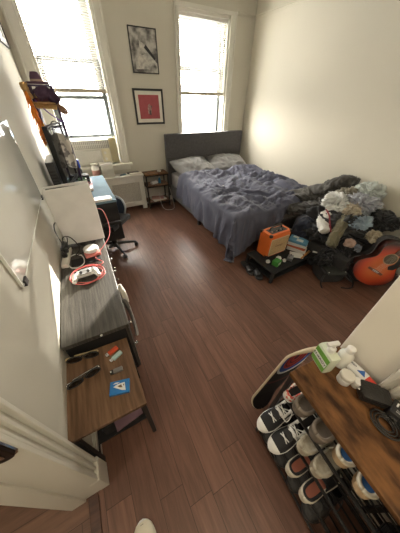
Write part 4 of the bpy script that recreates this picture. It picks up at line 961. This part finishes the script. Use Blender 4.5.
t = thing('pill_jar', 'small round white jar in front of the white tube', 'jar', (.665, .040, ZT), 0)
b = B(); b.lathe([(.020, 0), (.023, .004), (.023, .030), (.019, .034)], 22); obj('jar', b, 'white', t, smooth='auto'); b = B(); b.lathe([(.0235, .034), (.025, .036), (.025, .050), (.022, .053)], 22); obj('lid', b, 'offwhite', t, smooth='auto')
t = thing('pill_jar', 'tiny white jar between the tube and the black pouch', 'jar', (.690, .008, ZT), 0)
b = B(); b.lathe([(.013, 0), (.015, .003), (.015, .022), (.012, .025)], 18); obj('jar', b, 'offwhite', t, smooth='auto'); b = B(); b.lathe([(.0155, .025), (.016, .027), (.016, .036), (.014, .038)], 18); obj('lid', b, 'white', t, smooth='auto')
t = thing('leather_pouch', 'black rounded leather pouch with snap on the rack top', 'pouch', (.705, -.045, ZT), radians(-50))
b = B(); b.box(-.050, .050, -.032, .032, 0, .042, bev=.016); obj('body', b, 'leather', t, smooth='auto'); b = B(); b.sph((-.048, .0, .026), .006); obj('snap', b, 'chrome', t, smooth=True)
b = B(); b.box(-.046, .02, -.0335, .0335, .030, .0445, bev=.008); obj('flap', b, 'leather', t, smooth='auto')
t = thing('gadget_box', 'black box with white lettering on the rack top nearest the camera', 'box', (.725, -.175, ZT), radians(-82))
b = B(); b.box(-.085, .085, -.030, .030, 0, .045, bev=.004); bx_ = obj('carton', b, 'black', t)
b = B(); [b.box(-.075+i*.014, -.075+i*.014+(.009 if i % 2 else .005), .002, .018, .045, .0457) for i in range(7)]; obj('white_marks', b, 'white', bx_)
b = B(); b.box(-.07, .05, -.018, -.014, .045, .0456).box(-.07, .02, -.010, -.008, .045, .0456); obj('print_line', b, mat('grey_print', (.35, .35, .35), .5), bx_)
t = thing('coiled_belt', 'black coiled belt beside the lettered box on the rack top', 'belt', (.655, -.115, ZT), 0)
b = B()
for i in range(3):
    r = .018+.008*i; ang = [2*pi*k/24 for k in range(25)]
    b.tube([(r*cos(q), r*sin(q)*1.3, .012) for q in ang], .0035, n=6, smooth=False)
obj('strap', b, 'leather', t, smooth=True); b = B(); b.box(.030, .045, -.012, .012, .002, .026).box(.045, .05, -.006, .006, .008, .018); obj('buckle', b, 'chrome', t)

# skateboard leaning behind the rack
d = Vector((.185, -.02, .66)).normalized(); vw = Vector((.48, .17, -.86)); n0 = vw.cross(d).normalized(); m0 = (-vw+d*vw.dot(d)).normalized()
nn = (n0*cos(.32)+m0*sin(.32)).normalized(); wv = nn.cross(d)
t = thing('skateboard', 'bare skateboard deck with red and blue ring graphic standing on end behind the shoe rack', 'skateboard', mw=basis(d, wv, nn, (.628, .268, .012)))
def deck(u, v):
    x = u*.665; s = u*2-1
    hwid = .102*(1-abs(s)**7)**.5 if abs(s) < 1 else 0
    hwid = max(hwid, .002); y = (v*2-1)*hwid
    kick = (max(0, abs(s)-.66)/.34)**1.6*.045
    z = kick*-1+.006*((v*2-1)**2)*-1
    return Vector((x, y, -z))
b = B(); b.grid(deck, 60, 14); dk_ = obj('deck', b, [M['ply'], M['ring'], M['ply']], t, smooth=True)
md = dk_.modifiers.new('solid', 'SOLIDIFY'); md.thickness = .014; md.offset = 1; md.material_offset = 1; md.material_offset_rim = 2
# ================================================================== SHOE OF THE PHOTOGRAPHER
a = shoe('sneaker', 'pale cream sneaker toe on the floor at the bottom edge of the photo', .28, .10, .085, mat('pale_canvas', (.66, .62, .50), .8), whr, darkin, lace=whr, cat='sneaker', group=None)
a.location = (-.232, -.155, 0); a.rotation_euler = (0, 0, radians(90))

# ================================================================== FOOT OF THE BED: LOW SHELF WITH AMPLIFIER
lb = thing('low_bench', 'low black shelf bench on the floor at the foot of the bed', 'bench', (1.54, 1.13, 0), radians(3))
b = B(); b.box(0, .86, 0, .44, .135, .155); obj('top', b, 'blackmatte', lb, bev=.003)
b = B(); b.box(.01, .85, .01, .43, .04, .05); obj('shelf', b, 'blackmatte', lb)
for (x, y) in ((0, 0), (.83, 0), (0, .41), (.83, .41)): b = B(); b.box(x, x+.03, y, y+.03, 0, .135); obj('leg', b, 'blackmatte', lb)
amp = thing('guitar_amplifier', 'bright orange guitar amplifier with beige grille on the low bench', 'amplifier', (1.655, 1.385, .157), radians(2))
b = B(); b.box(0, .33, 0, .17, 0, .30, bev=.012); obj('cabinet', b, 'orange', amp, smooth='auto')
b = B(); b.box(.03, .30, -.006, .004, .03, .235, bev=.002); gr = obj('grille', b, 'grille', amp)
b = B(); b.tube([(.026, -.005, .026), (.304, -.005, .026), (.304, -.005, .239), (.026, -.005, .239), (.026, -.005, .026)], .0045, n=6, smooth=False); obj('piping', b, mat('cream_piping', (.62, .52, .35), .5), gr)
text('lettering', 'Orange', .040, mat('dark_brown_logo', (.16, .08, .03), .5), gr, basis((1, 0, 0), (0, 0, 1), (0, -1, 0), (.165, -.0065, .14)))
b = B(); b.box(.04, .29, .03, .13, .2995, .303); cpn = obj('control_plate', b, 'black', amp)
for i in range(6): b = B(); b.cyl((.06+i*.034, .055, .302), (.06+i*.034, .055, .316), .009, .008, n=14); obj('knob', b, 'black' if i % 2 else 'chrome', cpn, smooth='auto')
b = B(); b.tube([(.07, .10, .302), (.085, .10, .335), (.165, .10, .345), (.245, .10, .335), (.26, .10, .302)], .009); obj('handle', b, 'black', amp, smooth=True)
for (x, y, z) in ((0, 0, .30), (.33, 0, .30), (0, .17, .30), (.33, .17, .30), (0, 0, 0), (.33, 0, 0)):
    b = B(); s = .028; b.box(x-.003 if x == 0 else x-s, x+s if x == 0 else x+.003, y-.003 if y == 0 else y-s, y+s if y == 0 else y+.003, z-s if z else z-.0, z+.003 if z else z+s, bev=.004); obj('corner_guard', b, 'black', amp)
# books
bk = [((2.15, 1.36, .157), .5, .155, .225, .040, 'whitecover', None, 'thick white book at the bottom of the stack beside the amplifier'),
      ((2.15, 1.365, .198), .42, .15, .215, .030, 'redprint', None, 'red-brown book second from the bottom of the stack beside the amplifier'),
      ((2.145, 1.37, .229), .55, .15, .22, .035, 'whitecover', None, 'white book second from the top of the book stack'),
      ((2.145, 1.37, .265), .48, .15, .22, .028, 'blueprint', ('whitecover', [(-.7, .1, -.5, .2), (.2, .8, .1, .7)]), 'light blue book topmost of the stack beside the amplifier')]
for (loc, rz, sx, sy, h, m_, st, lbl) in bk: magazine('book', lbl, 'book', loc, rz, sx, sy, h, m_, 'books stacked on the low bench', st)
magazine('notebook', 'cream notebook leaning between the amplifier and the book stack', 'notebook', (2.03, 1.26, .157), .8, .10, .15, .012, 'whitecover')
t = thing('green_box', 'small green cardboard box on the front edge of the low bench', 'box', (1.675, 1.235, .157), .25)
b = B(); b.box(-.042, .042, -.035, .035, 0, .065, bev=.004); obj('carton', b, mat('green_card', (.06, .30, .05), .5), t); b = B(); b.box(-.02, .03, -.036, -.0345, .02, .045); obj('label_patch', b, 'white', t)
for (x, y, s, lbl) in ((1.615, 1.305, .024, 'crumpled white wrapper on the low bench left of the green box'), (1.755, 1.285, .030, 'crumpled white tissue on the low bench right of the green box'), (1.80, 1.235, .020, 'small white paper ball near the front edge of the low bench')):
    b = bmesh.new(); bmesh.ops.create_icosphere(b, subdivisions=3, radius=s)
    for v in b.verts: v.co += v.co.normalized()*wrinkle(v.co, 30, x*9)*s*.4
    tag(obj('paper_wad', b, 'white', smooth=False), lbl, 'paper', 'crumpled papers on the low bench', (x, y, .157+s*.9))
t = thing('pedal', 'silver grey effects pedal behind the green box on the bench', 'pedal', (1.90, 1.24, .157), .5)
b = B(); b.box(-.045, .045, -.03, .03, 0, .04, bev=.005); obj('housing', b, mat('grey_metal', (.28, .28, .30), .4, .5), t); b = B(); b.cyl((.02, 0, .04), (.02, 0, .055), .009).cyl((-.02, .01, .04), (-.02, .01, .05), .006); obj('knob', b, 'chrome', t, smooth='auto')
t = thing('wooden_brush', 'orange-brown wooden brush lying on the right front of the bench', 'brush', (2.13, 1.205, .157), .28)
b = B(); b.box(-.03, .11, -.014, .014, .012, .032, bev=.008).box(-.13, -.02, -.009, .009, .014, .028, bev=.006); obj('handle', b, mat('amber_wood', (.48, .20, .06), .4), t, smooth='auto')
b = B()
for i in range(12): b.box(-.022+i*.011, -.016+i*.011, -.011, .011, 0, .014)
obj('bristles', b, 'black', t)
# sandal
def sandal(loc, rz, label):
    t = thing('sandal', label, 'sandal', loc, rz, 'black sandals at the foot of the bed')
    out = [(0, .025), (.01, .034), (.06, .036), (.13, .034), (.19, .045), (.24, .044), (.27, .028), (.275, .01)]
    b = B(); b.prism(out+[(x, -y) for x, y in out[::-1]], 0, .024); obj('sole', b, mat('dark_foam', (.035, .035, .037), .6) if 'dark_foam' not in bpy.data.materials else bpy.data.materials['dark_foam'], t, bev=.004)
    def f(u, v): a = pi*v; return Vector((.12+.10*u+.012*sin(a), (.047-.004*(1-u))*cos(a), .018+(.05-.012*u)*sin(a)))
    b = B(); b.grid(f, 8, 16); obj('strap', b, 'black', t, smooth=True, sol=.005)
sandal((1.575, 1.48, 0), radians(-112), 'black slide sandal on the floor left of the low bench')
sandal((1.50, 1.60, 0), radians(-100), 'second black sandal half hidden by the hanging duvet')

# ================================================================== CLOTHES PILE
def cm(name, col, f=.75, sc=8): return mat(name, col, .92, col2=tuple(c*f for c in col), scale=sc, bump=.25, bscale=110, sheen=.2)
def lump(name, label, c, r, rz, m, seed, amp=.22, fr=1.8, cat='clothing', group='clothes heaped in the corner', flat=.0, tilt=(0, 0)):
    b = bmesh.new(); bmesh.ops.create_icosphere(b, subdivisions=6, radius=1)
    Q = Matrix.Rotation(seed*1.9, 3, 'Z') @ Matrix.Rotation(seed*1.3, 3, 'X')
    for v in b.verts:
        n = v.co.normalized(); q = Q @ n; q = Vector((q.x*1.5+.35*sin(q.y*3+seed), q.y*.55, q.z*1.5))
        k = 1+amp*1.15*wrinkle(q, fr, seed)+.12*amp*wrinkle(n, fr*3, seed+11)+.35*noise.noise(n*1.4+Vector((seed, seed*2, 0)))
        p = n*k; v.co = Vector((p.x*r[0], p.y*r[1], p.z*r[2]))
        if v.co.z < -r[2]*.75: v.co.z = -r[2]*.75
    o = obj(name, b, m, smooth=True); tag(o, label, cat, group); o.location = c; o.rotation_euler = (tilt[0], tilt[1], rz); return o
# hidden-from-nothing support: laundry hamper and black suitcase under the heap
t = thing('suitcase', 'black suitcase lying in the corner under the heap of clothes', 'suitcase', (2.62, 1.18, 0), .05)
b = B(); b.box(-.40, .42, -.36, .42, .02, .30, bev=.03); obj('shell', b, 'case', t, smooth='auto')
for (x, y) in ((-.3, -.3), (.3, -.3), (-.3, .3), (.3, .3)): b = B(); b.cyl((x-.02, y, .02), (x+.02, y, .02), .02); obj('wheel', b, 'black', t)
b = B(); b.tube([(-.12, -.36, .16), (-.11, -.39, .18), (.11, -.39, .18), (.12, -.36, .16)], .008); obj('handle', b, 'black', t, smooth=True)
lump('black_coat', 'big black coat forming the base of the clothes heap', (2.62, 1.28, .38), (.36, .38, .25), .2, cm('black_wool', (.018, .018, .020)), 2.1, amp=.2)
fold_tube('charcoal_blanket', [(2.42, 2.02, .55), (2.62, 1.86, .60), (2.82, 1.72, .70), (2.94, 1.56, .82), (2.98, 1.42, .80)], lambda t: .115+.05*sin(t*5)+.02*t, lambda t: .065+.025*t, cm('charcoal_knit', (.080, .074, .066)), 2, 'charcoal grey knit jacket draped along the wall over the bed corner', 'jacket', 'clothes heaped in the corner', amp=.34, fr=5, seg=110, n=56)
fold_tube('dark_blanket', [(2.28, 1.80, .50), (2.45, 1.66, .52), (2.66, 1.58, .58), (2.86, 1.46, .66)], lambda t: .12, .07, cm('dark_brown_knit', (.050, .045, .042)), 6, 'dark brown-grey scarf lying in front of the charcoal jacket', 'scarf', 'clothes heaped in the corner', amp=.34, fr=5, seg=100, n=56)
lump('white_shirt', 'crumpled white shirt bundle in the middle of the clothes heap', (2.66, 1.38, .66), (.180, .150, .11), .4, cm('white_cotton', (.72, .72, .69), .9), 3.3, amp=.34)
lump('striped_shirt', 'crumpled light blue-grey striped shirt beside the right wall', (2.80, 1.17, .71), (.155, .15, .11), .9, cm('pale_blue_grey', (.54, .56, .62), .62, 25), 4.4, amp=.38, fr=2.2)
lump('pale_shirt', 'pale grey-green shirt against the wall at the back of the heap', (2.93, 1.22, .80), (.10, .14, .10), .3, cm('pale_grey_green', (.56, .60, .57), .88), 5.7, amp=.3)
lump('taupe_sweater', 'taupe sweater between the charcoal jacket and the white shirt', (2.84, 1.40, .73), (.14, .12, .085), .6, cm('taupe_knit', (.33, .30, .23), .75), 6.1, amp=.35)
fold_tube('white_sleeve', [(2.56, 1.34, .60), (2.44, 1.33, .56), (2.34, 1.28, .52), (2.25, 1.16, .47)], lambda t: .085-.03*t, .045, cm('cream_fleece', (.62, .60, .56), .9), 4, 'white sweatshirt sleeve with dark red stripe hanging over the heap', 'sweatshirt', 'clothes heaped in the corner', amp=.3, seg=60)
b = B(); b.tube([(2.47, 1.38, .615), (2.40, 1.28, .60), (2.33, 1.20, .555), (2.28, 1.12, .49)], .008, n=8); tag(obj('red_drawstring', b, mat('maroon_cord', (.22, .02, .03), .8), smooth=True), 'dark red cord lying across the white sleeve', 'cord')
fold_tube('olive_jacket', [(2.64, 1.16, .60), (2.50, 1.14, .58), (2.38, 1.10, .52), (2.27, 1.05, .44), (2.20, 1.02, .37)], lambda t: .070-.02*t, .045, cm('olive_cotton', (.145, .13, .075), .7), 5, 'olive green jacket draped diagonally over the front of the heap', 'jacket', 'clothes heaped in the corner', amp=.30, fr=5, seg=90, n=48)
lump('cream_sweater', 'cream sweater in the centre of the heap behind the olive jacket', (2.64, 1.19, .66), (.13, .085, .06), .5, cm('cream_wool', (.60, .52, .40), .85), 7.2, amp=.4)
lump('denim_shirt', 'pale blue denim shirt in front of the striped shirt', (2.60, 1.02, .58), (.15, .085, .065), -.1, cm('pale_denim', (.36, .45, .53), .7), 8.5, amp=.42)
lump('black_sweater', 'black sweater on the right side of the heap above the guitar', (2.84, .90, .60), (.16, .15, .10), .4, cm('jet_black', (.012, .012, .014)), 9.1, amp=.22)
lump('tan_cloth', 'tan cloth lying just above the guitar body', (2.60, .84, .50), (.095, .075, .055), .5, cm('tan_cotton', (.46, .39, .27), .85), 10.3, amp=.4)
lump('grey_sock', 'small blue-grey sock bundle beside the guitar waist', (2.44, .86, .38), (.045, .035, .035), .5, cm('blue_grey_sock', (.22, .25, .30)), 11.3, amp=.3, cat='sock')
lump('black_scarf', 'black scarf spilling between the heap and the guitar', (2.42, .98, .27), (.19, .15, .15), .5, 'fabric_black', 12.4, amp=.25, cat='scarf')
lump('beige_shoe_bag', 'pinkish beige cloth bag inside the open black bag', (2.33, .91, .45), (.055, .05, .04), .5, cm('pink_beige', (.44, .30, .23), .8), 13.3, amp=.3, cat='bag')
lump('black_cardigan', 'black cardigan heaped over the back of the open equipment bag', (2.26, 1.02, .22), (.17, .10, .10), .3, 'fabric_black', 16.6, amp=.3)
# navy backpack
t = thing('backpack', 'navy blue backpack slumped between the book stack and the clothes', 'backpack', (2.34, 1.50, .12), radians(35))
b = bmesh.new(); bmesh.ops.create_icosphere(b, subdivisions=5, radius=1)
for v in b.verts:
    n = v.co.normalized(); f_ = 1/max(abs(n.x)**3+abs(n.y)**3+abs(n.z)**3, .01)**(1/3); k = f_*(1+.10*wrinkle(n, 1.5, 21)); v.co = Vector((n.x*k*.17, n.y*k*.12, n.z*k*.19+.20))
obj('body', b, cm('navy_nylon', (.018, .022, .042)), t, smooth=True)
b = B(); b.box(-.10, .10, -.16, -.10, .06, .22, bev=.025); obj('front_pocket', b, cm('navy_nylon2', (.022, .026, .05)), t, smooth='auto')
b = B(); b.tube([(-.10, -.08, .33), (-.05, -.13, .37), (.05, -.13, .37), (.10, -.08, .33)], .008).tube([(-.14, -.09, .10), (-.16, -.12, .22), (-.10, -.10, .36)], .011); obj('strap', b, 'black', t, smooth=True)
b = B(); b.box(-.10, -.08, -.14, -.125, .34, .36); obj('zip_pull', b, 'chrome', t)
# black open bag / case in front
t = thing('duffel_bag', 'black open equipment bag with metal studs on the floor left of guitar', 'bag', (2.22, .92, 0), radians(-24))
b = B(); b.box(-.14, .14, -.12, .14, 0, .16, bev=.06); obj('body', b, 'case', t, smooth='auto')
b = B(); b.box(-.10, .11, -.125, .04, .150, .172, m=TR(0, 0, 0, rx=radians(6)), bev=.010); fl = obj('flap', b, mat('dark_green_nylon', (.030, .032, .027), .55), t, smooth='auto')
for x in (-.09, .10): b = B(); b.sph((x, -.11, .166), .009); obj('stud', b, 'chrome', fl, smooth=True)
b = B(); b.tube([(.19, -.05, .10), (.23, -.14, .04), (.16, -.22, .02), (.06, -.20, .015)], .008); obj('strap', b, 'black', t, smooth=True)
b = B(); b.tube([(-.14, -.12, .14), (-.19, -.18, .08), (-.16, -.2, .02)], .008); obj('strap', b, 'black', t, smooth=True)
b = B(); b.box(.10, .16, -.245, -.235, .008, .022, m=TR(0, 0, 0, rz=.2)); obj('metal_clip', b, 'chrome', t)
# small sneaker and strap beside the bag
a = shoe('sneaker', 'grey-white sneaker lying between the backpack and the black bag', .22, .08, .07, mat('pale_grey_mesh', (.46, .45, .42), .8), whr, darkin, cat='sneaker', group=None)
a.location = (2.33, 1.20, .22); a.rotation_euler = (0, .1, radians(8))
t = lump('black_shirt', 'black shirt lying on the floor under the grey-white sneaker', (2.36, 1.17, .10), (.17, .14, .11), .5, 'fabric_black', 15.4, amp=.25)
b = B(); b.tube([(2.20, 1.18, .21), (2.24, 1.12, .215), (2.28, 1.07, .21)], .010, n=6); tag(obj('white_strap', b, 'white', smooth=True), 'short white strap on the floor beside the book stack', 'strap')

# ================================================================== GUITAR
gd = Vector((.3532, -.2064, .9125)).normalized(); gw = Vector((-.6128, .6860, .3923)); gw = (gw-gd*gw.dot(gd)).normalized(); gn = gd.cross(gw)
tail = Vector((2.392, .643, .077)); 
if gn.dot(Vector((0, 0, 1.65))-tail) < 0: gn = -gn
S_ = 1.05
half = [(0, .0), (.004, .045), (.015, .085), (.04, .130), (.08, .172), (.13, .196), (.18, .197), (.22, .178), (.255, .146), (.285, .124), (.31, .118), (.34, .121), (.38, .136), (.42, .142), (.455, .128), (.48, .095), (.492, .055), (.497, .03)]
ol = half+[(x, -y) for x, y in half[::-1][:-1]]
def smooth_ol(pts, k=1.0, off=0):
    out = []; n = len(pts)
    for i in range(n):
        a, b_, c, d_ = [Vector(pts[(i+j-1) % n]) for j in range(4)]
        for q in (0, .5):
            out.append(.5*((2*b_)+(c-a)*q+(2*a-5*b_+4*c-d_)*q*q+(3*b_-a-3*c+d_)*q**3))
    return [((p[0]-.25)*k+.25, p[1]*k) for p in out]
gmw = basis(gd*S_, gw*S_, gn*S_, tail)
hand = gd.cross(gw).dot(gn)   # +1 right handed
if hand < 0: gmw = basis(gd*S_, -gw*S_, gn*S_, tail)
G_ = thing('acoustic_guitar', 'acoustic guitar with orange-red sunburst top leaning in the corner', 'guitar', mw=gmw)
b = B(); b.prism(smooth_ol(ol), -.098, -.003); obj('body_sides', b, 'mahog', G_, smooth='auto')
b = B(); b.prism(smooth_ol(ol, 1.0), -.003, 0); tp = obj('soundboard', b, 'spruce', G_)
ang = [2*pi*i/32 for i in range(33)]
b = B(); b.tube([(.335+.056*cos(a_), .056*sin(a_), .0005) for a_ in ang], .0045, n=6, smooth=False); obj('rosette', b, mat('rosette_tan', (.40, .26, .14), .5), tp, smooth=True)
b = B(); b.cyl((.335, 0, -.002), (.335, 0, .0012), .052, n=32); obj('sound_hole', b, mat('sound_hole_inside', (.13, .10, .065), .9), tp)
b = B(); b.tube([(x, y, .0) for x, y in smooth_ol(ol)]+[smooth_ol(ol)[0]+(0,)], .003, n=5, smooth=False); obj('binding', b, mat('dark_binding', (.02, .015, .012), .4), G_, smooth=True)
b = B(); b.prism([(.158, -.075), (.180, -.080), (.186, -.03), (.186, .03), (.180, .080), (.158, .075)], 0, .009); br = obj('bridge', b, 'bridge', G_, bev=.002)
b = B(); b.box(.174, .178, -.036, .036, .009, .014); obj('saddle', b, 'white', br)
b = B()
for i in range(6): b.sph((.166, -.026+i*.0104, .010), .0032, n=8)
obj('bridge_pin', b, 'white', br)
sgn = -1 if hand > 0 else 1
pg = [(.24, .070), (.26, .105), (.30, .118), (.335, .105), (.375, .085), (.395, .045), (.375, .042), (.35, .060), (.31, .066), (.285, .052), (.265, .045)]
# pickguard lies on the treble side (lower right in the photo)
ysg = -1 if gmw.to_3x3().col[1].dot(gw) > 0 else 1
b = B(); b.prism([(x, y*ysg) for x, y in pg], 0, .0022); obj('pickguard', b, 'black', G_)
b = B(); b.box(.395, .87, -.024, .024, .002, .010, bev=.001); fb = obj('fretboard', b, 'darkwood', G_)
b = B()
for i in range(18):
    x = .87-.645*(1-2**(-(i+1)/12)); b.box(x-.0008, x+.0008, -.024, .024, .010, .0115)
obj('fret', b, 'chrome', fb)
b = B(); b.box(.49, .87, -.021, .021, -.022, .002, bev=.006).box(.47, .52, -.026, .026, -.08, .0, bev=.006); obj('neck', b, 'mahog', G_, smooth='auto')
b = B(); b.prism([(.87, -.022), (.89, -.036), (1.02, -.034), (1.03, 0), (1.02, .034), (.89, .036), (.87, .022)], -.016, .0); hs_ = obj('headstock', b, 'mahog', G_)
for i in range(3):
    for s in (-1, 1): b = B(); b.cyl((.91+i*.04, s*.022, 0), (.91+i*.04, s*.022, .012), .004).cyl((.91+i*.04, s*.034, -.008), (.91+i*.04, s*.052, -.008), .003).sph((.91+i*.04, s*.056, -.008), .008); obj('tuning_peg', b, 'chrome', hs_, smooth='auto')
b = B()
for i in range(6): y = -.026+i*.0104; b.cyl((.176, y, .0145), (.87, y*.7, .013), .0006, n=4)
obj('strings', b, 'chrome', G_)
# padded gig bag behind the guitar
g2 = gmw.copy(); g2.translation = tail-gn*.107*S_-gd*.035
CS = thing('guitar_case', 'black padded gig bag opened behind the sunburst guitar', 'guitar case', mw=g2)
b = B(); b.prism(smooth_ol(ol, 1.12), -.035, -.001); obj('back_shell', b, 'case', CS, smooth='auto', bev=.006)
oo = smooth_ol(ol, 1.20); ii = smooth_ol(ol, 1.13)
b = B(); n_ = len(oo); va = [b.bm.verts.new((x, y, -.03)) for x, y in oo]; vb = [b.bm.verts.new((x, y, .035)) for x, y in oo]; vc = [b.bm.verts.new((x, y, .035)) for x, y in ii]; vd = [b.bm.verts.new((x, y, -.03)) for x, y in ii]
for i in range(n_):
    j = (i+1) % n_; b.bm.faces.new((va[i], va[j], vb[j], vb[i])); b.bm.faces.new((vb[i], vb[j], vc[j], vc[i])); b.bm.faces.new((vc[i], vc[j], vd[j], vd[i])); b.bm.faces.new((vd[i], vd[j], va[j], va[i]))
obj('side_wall', b, 'case', CS, smooth='auto')
b = B(); b.tube([(x, y, .036) for x, y in smooth_ol(ol, 1.165)]+[smooth_ol(ol, 1.165)[0]+(.036,)], .004, n=5, smooth=False); obj('zip', b, mat('zip_grey', (.12, .11, .11), .4), CS, smooth=True)

# ================================================================== OUTSIDE
t = thing('distant_building', 'pale blue building far outside the left window', 'building', (3.4, 24, -8))
b = B(); b.box(-1.2, 1.2, 0, 4, 0, 8.3); obj('wall', b, mat('pale_blue_render', (.30, .45, .60), .8), t)
b = B(); b.box(-1.3, 1.3, -.1, 4.1, 8.3, 8.5); obj('roof', b, 'offwhite', t)
for i in range(3):
    for j in range(3): b = B(); b.box(-.9+i*.7, -.5+i*.7, -.03, .02, 4.8+j*1.2, 5.6+j*1.2); obj('window', b, 'sash', t)
